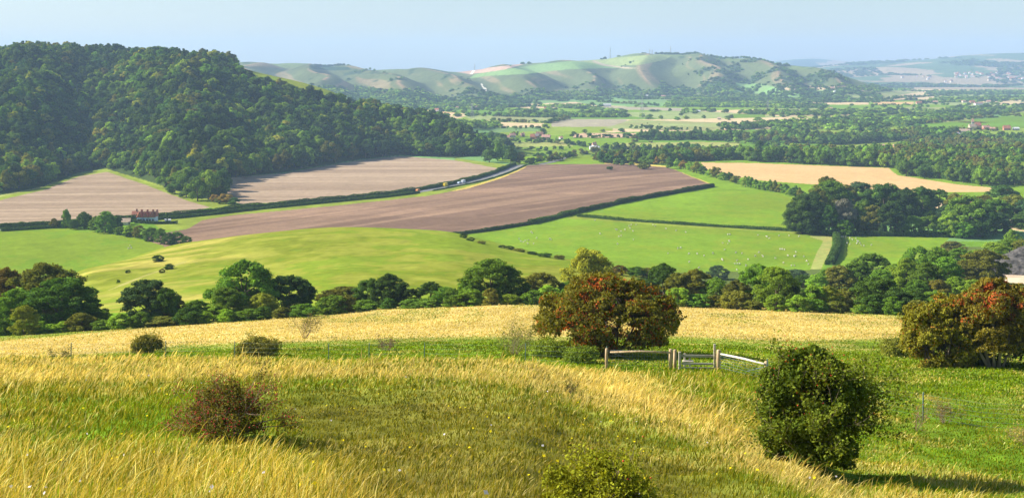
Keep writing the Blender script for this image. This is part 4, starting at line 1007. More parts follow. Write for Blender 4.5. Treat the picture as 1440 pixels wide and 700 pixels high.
shrub('shrub', 'small dark thorn tuft growing on the mound crest towards the gate', 802, 552, 30, 62, 22, 530, (.13, .13, .03), 700, 15, core=0, stemsn=8)
its = []
for i, (px, row, w, h, dm) in enumerate([(222,367,18,9,300),(238,378,16,8,300),(228,383,10,6,300),(652,334,12,7,420),(662,338,14,5,420),(676,342,16,4,420),(706,348,12,4,420),(716,350,15,5,420),(730,353,20,4,420),(748,357,22,4,400),(766,361,24,6,380),(786,364,20,6,380),(180,383,8,3,300),(166,397,6,3,300)]):
    o = plant_px(BUSHP, px, row-h, row, w, ['deep', 'dark', 'olive'][i % 3], 225, 470, name='gorse_bush', cat='bush'); its.append((px, ['deep', 'dark', 'olive'][i % 3], o))
row_label(its, 'small {c} bush out on the smooth green mound, {o} from the left', 'bushes on the green mound')
# ------------------------------------------------------------------ hedges
def wpoly(pts, dmin, dmax, step=6):
    W = [at(x, r, dmin, dmax) for x, r in pts]; out = []
    for a, b in zip(W[:-1], W[1:]):
        n = max(1, int((b.xy-a.xy).length/step))
        for k in range(n): out.append((a.xy.lerp(b.xy, k/n)))
    out.append(W[-1].xy); 
    P = np.array([(v.x, v.y) for v in out])
    for _ in range(6): P[1:-1] = P[1:-1]*.5+(P[:-2]+P[2:])*.25
    return P
def side(P, off):
    t = np.gradient(P, axis=0); t /= np.linalg.norm(t, axis=1)[:, None]+1e-9
    return P+np.stack([-t[:, 1], t[:, 0]], 1)*off
def hedge(label, P, h, w, c, seed, ls=.5, group=None):
    rng = np.random.default_rng(seed); seg = np.linalg.norm(np.diff(P, axis=0), axis=1); cum = np.concatenate([[0], np.cumsum(seg)]); Ln = cum[-1]
    n = int(Ln*(2*h+w)/(ls*ls)*1.5); s = rng.random(n)*Ln
    x = np.interp(s, cum, P[:, 0]); y = np.interp(s, cum, P[:, 1]); t = np.gradient(P, axis=0); t /= np.linalg.norm(t, axis=1)[:, None]+1e-9
    nx = np.interp(s, cum, -t[:, 1]); ny = np.interp(s, cum, t[:, 0])
    a = rng.uniform(-.3, math.pi+.3, n); hv = h*(.62+.75*fbm(s/9+seed, s*0+3, 3)); ca = np.sign(np.cos(a))*np.abs(np.cos(a))**.6; sa_ = np.sign(np.sin(a))*np.abs(np.sin(a))**.6
    px = x+nx*ca*w/2; py = y+ny*ca*w/2; z = hz(x, y)+np.maximum(hv*sa_, .1); 
    nr = np.stack([nx*np.cos(a), ny*np.cos(a), np.sin(a)], 1)+rng.normal(0, .45, (n, 3))
    V, Q = leaf_quads(rng, np.stack([px, py, z], 1), nr/np.linalg.norm(nr, axis=1)[:, None], ls*rng.uniform(.5, 1.2, n))
    acc = Acc(); acc.add(V, Q, None, np.repeat(np.clip(.45+rng.normal(0, .15, n)+(fbm(s/14, s*0+8, 2)-.5)*.5, 0, 1), 4))
    m = len(P); z0 = hz(P[:, 0], P[:, 1]); L_ = side(P, w*.36); R2 = side(P, -w*.36)
    hh = h*.62*(.62+.75*fbm(cum/9+seed, cum*0+3, 3))
    ring = np.stack([np.c_[L_, z0-.3], np.c_[L_, z0+hh], np.c_[R2, z0+hh], np.c_[R2, z0-.3]], 1).reshape(-1, 3)
    q = []
    for i in range(m-1):
        for k in range(3): q.append((i*4+k, i*4+k+1, (i+1)*4+k+1, (i+1)*4+k))
    q += [(0, 1, 2, 3), ((m-1)*4+3, (m-1)*4+2, (m-1)*4+1, (m-1)*4)]
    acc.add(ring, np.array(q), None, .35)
    o = link('hedge', acc.mesh('hedge', M_LEAF)); tag(o, label, 'hedge', group); colour(o, G[c]); return o
ROAD = [(0,323),(100,317),(180,310),(262,304),(330,296),(400,289),(500,279.5),(560,273.5),(600,267.5),(629,262),(660,256),(690,248),(712,240),(732,231.5)]
RP = wpoly(ROAD, 620, 1500, 7)
hedge('dark roadside hedge on the far side of the lane, crossing the left half', side(RP, 5.2), 2.6, 2.6, 'dark', 1)
_kp = CX+RP[:, 0]/RP[:, 1]*F
hedge('dark roadside hedge on the near side of the lane, above the ploughed field', side(RP, -5.6)[_kp < 585], 1.7, 2.2, 'dark', 2)
hedge('low trimmed hedge on the near side of the open stretch of lane', side(RP, -6.2)[_kp > 592], .8, 1.2, 'dark', 22, .35)
hedge('thin dark hedge between the ploughed field and the upper green pasture', wpoly([(1003,262),(940,273),(870,286),(812,299)], 560, 1400), 2.6, 2.6, 'deep', 3)
hedge('thick tall hedge running down from the lower corner of the ploughed field', wpoly([(818,297),(800,302),(770,309),(745,315)], 560, 1400), 2.4, 4.2, 'dark', 31)
hedge('low dark hedge along the bottom of the ploughed field towards the mound', wpoly([(745,315),(700,322.5),(660,328),(630,331)], 560, 1400), 1.6, 2.0, 'deep', 4)
hedge('long clipped hedge dividing the two bright green pastures', wpoly([(812,304),(870,309.5),(980,317),(1100,324),(1168,328)], 560, 1000), 1.5, 1.8, 'dark', 5)
hedge('short leafy hedge running downhill between the sheep pastures', wpoly([(1176,333),(1178,345),(1174,358),(1166,372)], 480, 1000), 2.6, 4.0, 'dark', 6)
hedge('dark hedge under the tall trees at the head of the right pasture', wpoly([(1168,330),(1230,331.5),(1340,333)], 500, 1000), 2.6, 2.6, 'deep', 7)
hedge('low hedge beside the red-roofed farmhouse garden', wpoly([(190,313),(215,315),(250,314)], 560, 1000, 3), 1.6, 1.6, 'deep', 8)
hedge('straight dark hedge on the far left at the edge of the green field', wpoly([(0,320.5),(35,318.5),(66,317)], 620, 1200), 2.6, 3, 'deep', 9)
# lane
def sheet(name, P, wd, lift, m):
    L_ = side(P, wd/2); R2 = side(P, -wd/2)
    V = []
    for a in (L_, P, R2): V.append(np.c_[a, hz(a[:, 0], a[:, 1])+lift])
    n = len(P); V = np.concatenate(V); q = [(k*n+i, (k+1)*n+i, (k+1)*n+i+1, k*n+i+1) for k in range(2) for i in range(n-1)]
    return link(name, np_mesh(name, V, np.array(q), None, None, True, [m]))
o = sheet('road', RP, 9.0, .12, noisy('asphalt', (.17, .17, .17), (.24, .235, .23), .4)); tag(o, 'grey country lane between hedges', kind='structure')
o = sheet('road', wpoly([(758,231),(775,228),(793,222),(802,217)], 1000, 2000), 7, .15, bpy.data.materials['asphalt']); tag(o, 'far stretch of the lane curving towards the village', kind='structure')
# chalk path crossing the mound
# ------------------------------------------------------------------ timber fence, gate, wire
M_WOOD = noisy('weathered_post', (.30, .20, .11), (.55, .42, .27), 9, stretch=(1, 1, .2), bump=.4)
M_GREY = noisy('grey_timber', (.28, .24, .19), (.50, .45, .38), 8, stretch=(.3, .3, 1), bump=.4)
M_PALE = noisy('peeled_rail', (.50, .45, .37), (.74, .69, .60), 6)
M_WIRE, _, _ = mat('wire', (.14, .19, .20), .7, .3, .2)
M_POSTG, _, _ = mat('green_metal', (.10, .17, .15), .6, .4, .3)
def fp(px, base, lo=58, hi=80): return at(px, base, lo, hi)
def post(parent, p, h, r, m, name='post', n=10, origin=None):
    a = Acc(); o = origin or Vector((0, 0, 0)); q = p-o
    a.tube([q+Vector((0, 0, -.4)), q+Vector((0, 0, h*.5)), q+Vector((.01, 0, h-.03)), q+Vector((.01, 0, h))], [r*1.04, r, r*.97, r*.7], n)
    return link(name, a.mesh(name, m, False), parent)
def wire(parent, p, q, r, m, name, o):
    a = Acc(); a.tube([p-o, (p+q)/2-o+Vector((0, 0, -.02)), q-o], [r]*3, 4); return link(name, a.mesh(name, m), parent)
S_ = lambda p: p.y/F
def ptz(px, row, d): return Vector(((px-CX)/F*d, d, -(row-HY)/F*d))
dA, dB, dC, dE = 66.0, 65.5, 65.0, 60.5
def gpost(px, d): 
    x = (px-CX)/F*d; return Vector((x, d, hw(x, d)))
A = gpost(853, dA); B = gpost(943, dB); B2 = gpost(949, dB+.25); E = gpost(1010.5, dC-.2); K = gpost(1077.5, dE)
print('fence rows', [HY-v.z/v.y*F for v in (A, B, E, K)])
t = thing('rail_fence', 'round-post timber fence panel with one rail and wire mesh, left of the gate', 'fence', A)
hA = (HY-489)/F*dA*1.0-A.z; hB = (HY-490)/F*dB-B.z
post(t, A, hA, .085, M_WOOD, origin=A); post(t, B, hB, .10, M_WOOD, origin=A); post(t, B2, hB-.03, .09, M_WOOD, origin=A)
a = Acc(); a.tube([ptz(858, 494.5, dA-.12)-A, ptz(900, 493.5, dA-.3)-A, ptz(942, 495, dB-.14)-A], [.045, .055, .05], 8); link('rail', a.mesh('rail', M_WOOD, True), t)
a = Acc()
for k in range(6):
    zz = .18+k*.16; a.tube([A-A+Vector((0, 0, zz)), (B-A)+Vector((0, 0, zz))], [.006]*2, 4)
for k in range(1, 22): 
    q = (B-A)*k/22; a.tube([q+Vector((0, 0, .1)), q+Vector((0, 0, 1.0))], [.005]*2, 4)
a.tube([Vector((0, 0, .95)), (B-A)*.5+Vector((0, 0, .35))], [.012]*2, 4)
link('wire_mesh', a.mesh('wire_mesh', M_WIRE), t)
# gate with a small step-stile behind it
g0 = gpost(957, dC); g1 = gpost(1003.5, dC)
t = thing('wooden_gate', 'grey two-bar wooden gate between the round fence posts', 'gate', g0)
def board(parent, p, q, hh, th, m, name, o):
    bm = bmesh.new(); d = q-p; L = d.length; bx(bm, 0, L, -th/2, th/2, -hh/2, hh/2, .008)
    M = Matrix.Translation(p-o) @ d.to_track_quat('X', 'Z').to_matrix().to_4x4(); bmesh.ops.transform(bm, matrix=M, verts=bm.verts); return bm_obj(name, bm, m, parent)
def upright(parent, px, d, top, w, m, name, o):
    x = (px-CX)/F*d; zb = hw(x, d)-.3; zt = -(top-HY)/F*d; bm = bmesh.new(); bx(bm, x-w/2-o.x, x+w/2-o.x, d-w/2-o.y, d+w/2-o.y, zb-o.z, zt-o.z, .012); return bm_obj(name, bm, m, parent)
upright(t, 956, dC, 494, .13, M_GREY, 'hanging_post', g0); upright(t, 1005, dC, 483, .11, M_GREY, 'latch_post', g0)
board(t, ptz(958.5, 499.5, dC), ptz(1002.5, 500, dC), .13, .05, M_GREY, 'top_bar', g0)
board(t, ptz(958.5, 510.5, dC), ptz(1002.5, 511, dC), .11, .05, M_GREY, 'lower_bar', g0)
board(t, ptz(958.5, 516.5, dC), ptz(1002.5, 517, dC), .10, .05, M_GREY, 'lower_bar', g0)
s0 = gpost(963, dC+1.6); t = thing('stile', 'little grey wooden stile with two short posts, just behind the gate', 'stile', s0)
upright(t, 963, dC+1.6, 496, .10, M_GREY, 'post', s0); upright(t, 970, dC+1.6, 503, .09, M_GREY, 'post', s0)
board(t, ptz(960, 507, dC+1.5), ptz(975, 507, dC+1.5), .06, .28, M_GREY, 'step', s0)
t = thing('rail_fence', 'timber fence with one sloping whitened rail, running down to the right of the gate', 'fence', E)
post(t, E, (HY-491)/F*E.y-E.z, .11, M_WOOD, origin=E); post(t, K, (HY-507)/F*K.y-K.z, .10, M_WOOD, origin=E)
a = Acc(); a.tube([ptz(1014, 497, E.y-.15)-E, ptz(1045, 503.5, (E.y+K.y)/2-.1)-E, ptz(1075, 511, K.y-.12)-E], [.05, .055, .05], 8); link('rail', a.mesh('rail', M_PALE, True), t)
a = Acc()
for k in range(6): a.tube([Vector((0, 0, .15+k*.15)), (K-E)+Vector((0, 0, .15+k*.13))], [.007]*2, 4)
a.tube([(K-E)+Vector((0, 0, .75)), (K-E)*.62+Vector((0, 0, .3))], [.02]*2, 4)
link('wires', a.mesh('wires', M_WIRE), t)
# wire fences running away from the gate
def wire_fence(label, pts, d0, d1, wires, hh=1.05):
    P = []
    for (px, d) in pts: P.append(gpost(px, d))
    t = thing('wire_fence', label, 'fence', P[0]); o = P[0]
    for p in P: post(t, p, hh+.1, .028, M_POSTG, 'post', 6, o)
    for k in range(wires):
        a = Acc()
        for p, q in zip(P[:-1], P[1:]):
            z = hh*(k+1)/wires; m = (p+q)/2; m.z = min(hw(m.x, m.y)+z, (p.z+q.z)/2+z); a.tube([p-o+Vector((0, 0, z)), m-o+Vector((0, 0, 0 if True else 0)), q-o+Vector((0, 0, z))], [.0035]*3, 3)
        link('wire', a.mesh('wire', M_WIRE), t)
    return t
wire_fence('thin wire fence on slim metal posts, along the green strip left of the gate', [(853,66.4),(739,68),(597,70),(519,71),(462,71.5),(330,73),(233,75),(100,77),(-40,79)], 60, 80, 4)
wire_fence('wire fence on slim metal posts descending through the green hollow at the right', [(1079,60),(1190,55),(1298,50),(1470,44)], 40, 70, 6)
# ------------------------------------------------------------------ buildings
def plain(name, c, rough=.85):
    return noisy(name, tuple(v*.82 for v in c), tuple(min(1, v*1.1) for v in c), .9, rough)
MW = dict(white=plain('white_render', (.78, .78, .76)), cream=plain('cream_stone', (.66, .58, .44)), brick=plain('red_brick', (.46, .20, .14)), pink=plain('pinkish_brick', (.58, .34, .27)), flint=plain('grey_flint', (.42, .40, .37)), timber=plain('brown_boards', (.36, .27, .18)), blue=plain('pale_blue_render', (.55, .68, .78)))
MR = dict(red=plain('red_tiles', (.38, .15, .09)), dark=plain('dark_slate', (.20, .17, .18)), brown=plain('brown_tiles', (.30, .17, .12)), grey=plain('grey_sheeting', (.55, .56, .58)), tan=plain('old_tan_tiles', (.48, .36, .26)), pink=plain('faded_tiles', (.48, .27, .22)))
M_GLASS, _, _ = mat('window_glass', (.05, .07, .09), .15, .6)
M_DOOR, _, _ = mat('painted_door', (.10, .14, .12), .5, .4)
def gable(bm, L, W, z0, rh, ov=.35, cx=0, cy=0, hip=0.):
    v = [(-L/2-ov, -W/2-ov, z0), (L/2+ov, -W/2-ov, z0), (L/2+ov, W/2+ov, z0), (-L/2-ov, W/2+ov, z0), (-L/2-ov+hip, 0, z0+rh), (L/2+ov-hip, 0, z0+rh)]
    vs = [bm.verts.new((x+cx, y+cy, z)) for x, y, z in v]
    for f in ((0, 1, 5, 4), (2, 3, 4, 5), (1, 2, 5), (3, 0, 4), (3, 2, 1, 0)): bm.faces.new([vs[i] for i in f])
def house(px, row, wpx, wallpx, roofpx, wall, roof, label, dmin=600, yaw=0., depth=6.5, chim=1, name='house', cat='house', group=None, gables=0, wins=3, hip=0., dmax=14000, small=False):
    p = at(px, row, dmin, dmax); s = p.y/F; L = wpx*s; H = wallpx*s; RH = roofpx*s; Wd = depth
    if yaw: L = max(3, (L-Wd*abs(math.sin(yaw)))/max(.3, math.cos(yaw)))
    t = thing(name, label, cat, (p.x, p.y+Wd/2, min(hw(p.x, p.y), hw(p.x, p.y+Wd))), yaw, group)
    bm = bmesh.new(); bx(bm, -L/2, L/2, -Wd/2, Wd/2, -1.5, H)
    bm_obj('walls', bm, MW[wall], t)
    bm = bmesh.new(); gable(bm, L, Wd, H+.01, RH, hip=hip); r = bm_obj('roof', bm, MR[roof], t)
    for k in range(gables):
        gx = -L/2+(k+.5)*L/gables; gw = L/gables*.78
        bm = bmesh.new(); bx(bm, gx-gw/2, gx+gw/2, -Wd/2-.7, -Wd/2-.01, -1.4, H-.02); bm_obj('gable_wall', bm, MW[wall], t)
        bm = bmesh.new(); vs = [bm.verts.new(v) for v in ((gx-gw/2-.2, -Wd/2-1, H), (gx+gw/2+.2, -Wd/2-1, H), (gx, -Wd/2-1, H+RH*1.12), (gx-gw/2-.2, Wd*.1, H), (gx+gw/2+.2, Wd*.1, H), (gx, Wd*.1, H+RH*1.12))]
        for f in ((0, 1, 2), (3, 5, 4), (0, 2, 5, 3), (1, 4, 5, 2), (0, 3, 4, 1)): bm.faces.new([vs[i] for i in f])
        bm_obj('gable_roof', bm, MR[roof], t)
    for k in range(chim):
        cx_ = L*(.32-.64*k/max(1, chim-1)) if chim > 1 else L*.3
        bm = bmesh.new(); bx(bm, cx_-.5, cx_+.5, -.4, .4, H+RH*.5, H+RH+1.3); bm_obj('chimney', bm, MW['brick'], r)
    if not small:
        off = -Wd/2-(.7 if gables else 0)
        for st in range(2 if H > 4 else 1):
            for k in range(wins):
                wx_ = -L/2+(k+.5)*L/wins; z_ = 1.0+st*2.5
                if z_+1.2 > H: continue
                bm = bmesh.new(); bx(bm, wx_-.55, wx_+.55, off-.05, off+.04, z_, z_+1.15); bm_obj('window', bm, M_GLASS, t)
        bm = bmesh.new(); bx(bm, -L/2+L/wins*.95-.5, -L/2+L/wins*.95+.5, off-.04, off+.04, -.2, 2.0); bm_obj('door', bm, M_DOOR, t)
    return t
house(205,312.5,25,7.5,7,'blue','red','long whitewashed farmhouse with a row of red gabled roofs and chimneys', 560, 0, 7, 3, gables=3, wins=6, dmax=1200)
house(188,307,10,4,6,'brick','red','small red-roofed wing standing left of the white farmhouse', 560, .2, 6, 1, wins=2, dmax=1200)
house(175,316,14,4,5,'cream','tan','low tan barn with a plain tiled roof beside the farmhouse', 560, .25, 6, 0, name='barn', cat='barn', wins=1, dmax=1200)
house(219,306.5,3.4,6,3,'brick','red','narrow brick tower-like outbuilding at the right end of the farmhouse', 600, 0, 3, 1, name='outhouse', cat='outbuilding', wins=1, dmax=1200)
house(235,311,8,2.2,1,'white','grey','long low white shed right of the farmhouse', 560, .1, 3, 0, name='shed', cat='shed', wins=2, dmax=1200)
V = [(708,194,6,2.5,2,'white','pink','white cottage at the left end of the distant village'),(714,196,9,3,3,'white','brown','white-walled house with brown roof in the distant village'),(721,193,9,3,3,'cream','pink','cream gabled house among the village trees'),(735,192,6,3,2.5,'pink','pink','pinkish house half hidden by trees in mid-village'),
 (749,196,7,4,4,'brick','red','bright red-brick gabled house in the distant village'),(756,195,7,4,3.5,'brick','dark','brick house with a dark roof, next to the bright red gable'),(768,197.5,13,5,3.5,'pink','pink','long pink-brick terrace house in the distant village'),(759,191,10,3,3,'brick','brown','brown-roofed brick house behind the village terrace'),
 (789,196,6,2.5,2,'white','pink','small white cottage right of the village terrace'),(836,210,14,3,2,'white','grey','low white bungalow alone among hedges right of the village'),(836,208,7,4,4,'white','pink','white house with a steep faded roof, beside the low bungalow'),
 (646,186,7,3,2,'pink','pink','pinkish cottage left of the village behind the wooded tip')]
for i, (px, row, w, h, rr, wl, rf_, lb) in enumerate(V): house(px, row, w, h, rr, wl, rf_, lb, 1250, random.uniform(-.4, .4), 6, 1, wins=2, dmax=3500)
V = [(1358,188,14,4,3,'cream','tan','long cream farm building on the rise right of the valley wood'),(1347,191,7,3,2,'white','grey','small white outbuilding left of the cream farm'),(1369,182,11,4,4,'cream','tan','tall cream farmhouse with hipped roof above the farm'),(1377,181,7,5,4,'pink','red','pink gabled house beside the tall cream farmhouse'),(1388,182,10,3,3,'brick','pink','brick barn row at the right of the hill farm'),
 (1417,183,10,3,4,'brick','red','red-roofed dark barn standing apart at the right'),(1397,183,8,2.5,2,'pink','pink','low pinkish cottage between the farm and the red barn'),(1430,183,8,2.5,2,'flint','grey','grey roofed shed near the right edge'),(1369,176,3,5,4,'flint','brown','stubby church tower behind the hill farm'),
 (1242,207,5,2.5,2,'brick','pink','small brick cottage in the trees by the yellow field'),(1262,207,9,2.5,2,'brick','pink','long brick cottage near the dark tree by the yellow field'),
 (854,149.5,11,2.5,1.5,'white','grey','white farm shed beside the pale green field, middle distance'),(982,158,6,2,1.5,'white','grey','small white barn between far hedges in mid-valley'),(1012,168,6,2,1.5,'cream','tan','little cream barn beside a lone tree in mid-valley'),
 (1293,146,8,2,2,'pink','red','red-roofed house at the left of the valley hamlet'),(1316,145,7,2,1.5,'pink','pink','pinkish house in the middle of the valley hamlet'),(1356,144,6,2,1.5,'cream','pink','cream cottage right of centre in the valley hamlet'),(1368,145,7,2.2,1.8,'pink','red','pink cottage beside the long white hamlet row'),(1377,147.5,14,2.2,1.6,'white','pink','long white terrace in the valley hamlet'),(1391,145,6,2.4,2,'cream','pink','end cottage of the valley hamlet, right of the white terrace'),
 (1171,125.5,5,2,1.5,'pink','pink','tiny pinkish farmhouse at the foot of the ridge end'),(1182,125,6,2,1.5,'cream','pink','tiny cream farmhouse among trees below the ridge end'),(933,137,6,2,1.5,'pink','pink','tiny pink cottage under the ridge woods'),(910,136,4,1.6,1.2,'white','grey','tiny white cottage under the ridge woods'),
 (570,157,7,2,1.5,'brick','dark','dark-roofed barn above the dipping end of the wood'),(586,157.5,9,2.4,1.2,'cream','grey','long grey-roofed barn above the dipping end of the wood'),(606,157,5,2.2,1.3,'white','pink','small white house, left of the red-roofed pair'),(614,156.5,7,2.6,2,'white','red','white house with red roof seen over the wood'),(643,153,4,2,1.6,'white','pink','tiny white house among far trees'),(669,152,4,2,1.6,'pink','pink','tiny pink house among far trees'),(768,154,5,2,1.6,'pink','red','tiny red-roofed house in the long tree belt'),
 (1080,156,4,2,1.5,'cream','pink','tiny cream house below the dark belt of trees'),(1168,154,6,2,1.6,'pink','pink','small pink farmhouse by the striped stubble'),(1175,129.5,4,1.5,1,'white','grey','speck-like white shed beyond the striped fields')]
for i, (px, row, w, h, rr, wl, rf_, lb) in enumerate(V): house(px, row, w, h, rr, wl, rf_, lb, 1250, random.uniform(-.3, .3), 7, 0 if h < 3 else 1, wins=2, small=(row < 160), dmax=5600)
# far town: identical specks, copied
p0 = house(1344, 104, 3, 1.6, 1.2, 'white', 'pink', 'tiny pale house of the hazy town below the far hills', 5600, small=True, chim=0, depth=9, dmax=9400, group='houses of the far town')
p1_ = house(1400, 108, 3, 1.6, 1.2, 'cream', 'red', 'tiny pale house of the hazy town below the far hills', 5600, small=True, chim=0, depth=9, dmax=9400, group='houses of the far town')
for pr in (p0, p1_): _KIDS[pr.name] = [o for o in COL.objects if o.parent == pr]
rt = random.Random(9)
for k in range(58):
    if k < 34: px = rt.uniform(1342, 1440); row = 106+rt.uniform(-3, 4)+(1440-px)*.0
    elif k < 50: px = rt.uniform(1390, 1450); row = 112+rt.uniform(-1, 1.5)
    else: px = rt.uniform(1250, 1340); row = rt.uniform(106, 118)
    src = p0 if rt.random() < .5 else p1_
    v = at(px, row, 5600, 9400); c = copy_tree(src); c.location = (v.x, v.y, v.z); c.rotation_euler.z = rt.uniform(-.6, .6); s = rt.uniform(.7, 1.3); c.scale = (s, 1, s)
# ------------------------------------------------------------------ masts and pylons
M_STEEL, _, _ = mat('galvanised_steel', (.30, .31, .33), .5, .5, .4)
def mast(px, base, top, label, dmax=5600, dmin=3000, wd=2.6, crest=True):
    if crest: d = float(ip(R_DC, np.array([px]))[0])-15; x = (px-CX)/F*d; p = Vector((x, d, hw(x, d)))
    else: p = at(px, base, dmin, dmax)
    H = -(top-HY)/F*p.y-p.z; t = thing('radio_mast', label, 'mast', p); a = Acc(); r = .42
    ns = 8
    for i in range(4):
        sx, sy = ((-1, -1), (1, -1), (1, 1), (-1, 1))[i]; a.tube([(sx*wd/2, sy*wd/2, -2), (sx*wd/4, sy*wd/4, H*.9)], [r, r*.8], 4)
        s2 = ((-1, -1), (1, -1), (1, 1), (-1, 1))[(i+1) % 4]
        for k in range(ns):
            f0 = 1-.5*k/ns; f1 = 1-.5*(k+1)/ns; a.tube([(sx*wd/2*f0, sy*wd/2*f0, H*.9*k/ns), (s2[0]*wd/2*f1, s2[1]*wd/2*f1, H*.9*(k+1)/ns)], [r*.45]*2, 3)
    link('lattice', a.mesh('lattice', M_STEEL), t)
    a = Acc(); a.tube([(0, 0, H*.88), (0, 0, H)], [r*1.1, r*.6], 5); link('aerial', a.mesh('aerial', M_STEEL), t)
    a = Acc(); v, q, tr = tube([(wd*.6, -1, H*.62), (wd*.6, 1, H*.62)], [1.4, 1.4], 10); a.add(v, q, tr); link('dish', a.mesh('dish', M_STEEL), t)
    return t
mast(667.5, 101, 89, 'lattice mast at the saddle where the chalk track crosses the ridge', wd=3.4)
mast(858, 82, 65, 'tall thin mast on the ridge, left of the other three')
mast(913.5, 77, 68, 'left one of the close pair of masts on the ridge'); mast(917, 77, 68.5, 'right one of the close pair of masts on the ridge')
mast(943, 75, 64, 'mast rising from the dark copse on the ridge summit', wd=3.0)
def pylon(px, base, top, dmin, dmax, label):
    p = at(px, base, dmin, dmax); H = -(top-HY)/F*p.y-p.z; t = thing('electricity_pylon', label, 'pylon', p, .5); a = Acc(); r = .28; w0 = H*.11
    for i in range(4):
        s = ((-1, -1), (1, -1), (1, 1), (-1, 1)); sx, sy = s[i]; s2 = s[(i+1) % 4]; a.tube([(sx*w0, sy*w0, -1), (sx*w0*.35, sy*w0*.35, H*.6), (0, 0, H)], [r, r*.8, r*.5], 4)
        for k in range(6):
            f0 = 1-.65*k/6; f1 = 1-.65*(k+1)/6; a.tube([(sx*w0*f0, sy*w0*f0, H*.6*k/6), (s2[0]*w0*f1, s2[1]*w0*f1, H*.6*(k+1)/6)], [r*.4]*2, 3)
    link('tower', a.mesh('tower', M_STEEL), t)
    for k, (z, l) in enumerate(((.62, .20), (.74, .26), (.86, .18))):
        b = Acc(); b.tube([(-H*l, 0, H*z), (0, 0, H*(z+.03)), (H*l, 0, H*z)], [r*.3, r*.9, r*.3], 4); b.tube([(-H*l, 0, H*z), (0, 0, H*(z-.03)), (H*l, 0, H*z)], [r*.3, r*.6, r*.3], 4); link('cross_arm', b.mesh('cross_arm', M_STEEL), t)
pylon(664, 166, 144, 1900, 3600, 'lattice electricity pylon against the far tree belt, left of centre')
pylon(903, 166, 138, 1500, 3600, 'lattice electricity pylon in mid-valley below the ridge summit'); pylon(1080, 157, 140, 1900, 3600, 'lattice electricity pylon by the dark belt of trees, right of centre')
# ------------------------------------------------------------------ vehicles on the lane
M_TYRE, _, _ = mat('tyre_rubber', (.03, .03, .03), .8)
def vehicle(px, row, name, label, cat, c, L, H, yaw, van=False):
    i = int(np.argmin(np.abs(CX+RP[:, 0]/RP[:, 1]*F-px))); t_ = RP[min(i+1, len(RP)-1)]-RP[max(i-1, 0)]; x, y = RP[i]+np.array([-t_[1], t_[0]])/np.linalg.norm(t_)*1.2
    t = thing(name, label, cat, (x, y, hw(x, y)+.13), math.atan2(t_[1], t_[0])); m = mat(name+'_paint', c, .35, .5)[0]
    W = 1.8; prof = [(-L/2, .35), (L/2, .35), (L/2, H*.5), (L*.40, H*.56), (L*.30, H) if not van else (L*.36, H), (-L*.38 if not van else -L/2, H), (-L/2, H*.6)]
    bm = bmesh.new(); a = [bm.verts.new((u, -W/2, v)) for u, v in prof]; b = [bm.verts.new((u, W/2, v)) for u, v in prof]; bm.faces.new(a[::-1]); bm.faces.new(b); n = len(prof)
    for k in range(n): bm.faces.new((a[k], a[(k+1) % n], b[(k+1) % n], b[k]))
    bmesh.ops.recalc_face_normals(bm, faces=bm.faces); bmesh.ops.bevel(bm, geom=list(bm.edges), offset=.06, segments=1, affect='EDGES'); bm_obj('body', bm, m, t)
    for s in (-1, 1):
        bm = bmesh.new(); bx(bm, -L*.34 if not van else L*.10, L*.28, s*W/2-.012*s-.02, s*W/2+.012*s+.02, H*.6, H*.88); bm_obj('side_window', bm, M_GLASS, t)
        for u in (-L*.3, L*.3): a_ = Acc(); a_.tube([(u, s*(W/2-.18), .34), (u, s*(W/2+.03), .34)], [.34, .34], 12); link('wheel', a_.mesh('wheel', M_TYRE), t)
    bm = bmesh.new(); vs = [bm.verts.new(v) for v in ((L*.41, -W*.42, H*.6), (L*.41, W*.42, H*.6), (L*.335, W*.42, H*.93), (L*.335, -W*.42, H*.93))]; bm.faces.new(vs)
    bmesh.ops.solidify(bm, geom=bm.faces[:], thickness=-.04) ; bm_obj('windscreen', bm, M_GLASS, t)
vehicle(628, 260, 'van', 'bright yellow van on the lane between the hedges', 'van', (.85, .62, .02), 5.2, 2.6, 0, True)
vehicle(656, 254, 'van', 'white van on the lane just ahead of the yellow one', 'van', (.82, .84, .88), 5.2, 2.4, 0, True)
vehicle(647, 256, 'car', 'small blue-white car between the two vans on the lane', 'car', (.55, .65, .8), 4.0, 1.5, 0)
vehicle(593, 266, 'car', 'orange car on the lane, leftmost of the traffic', 'car', (.85, .30, .05), 4.0, 1.6, 0)
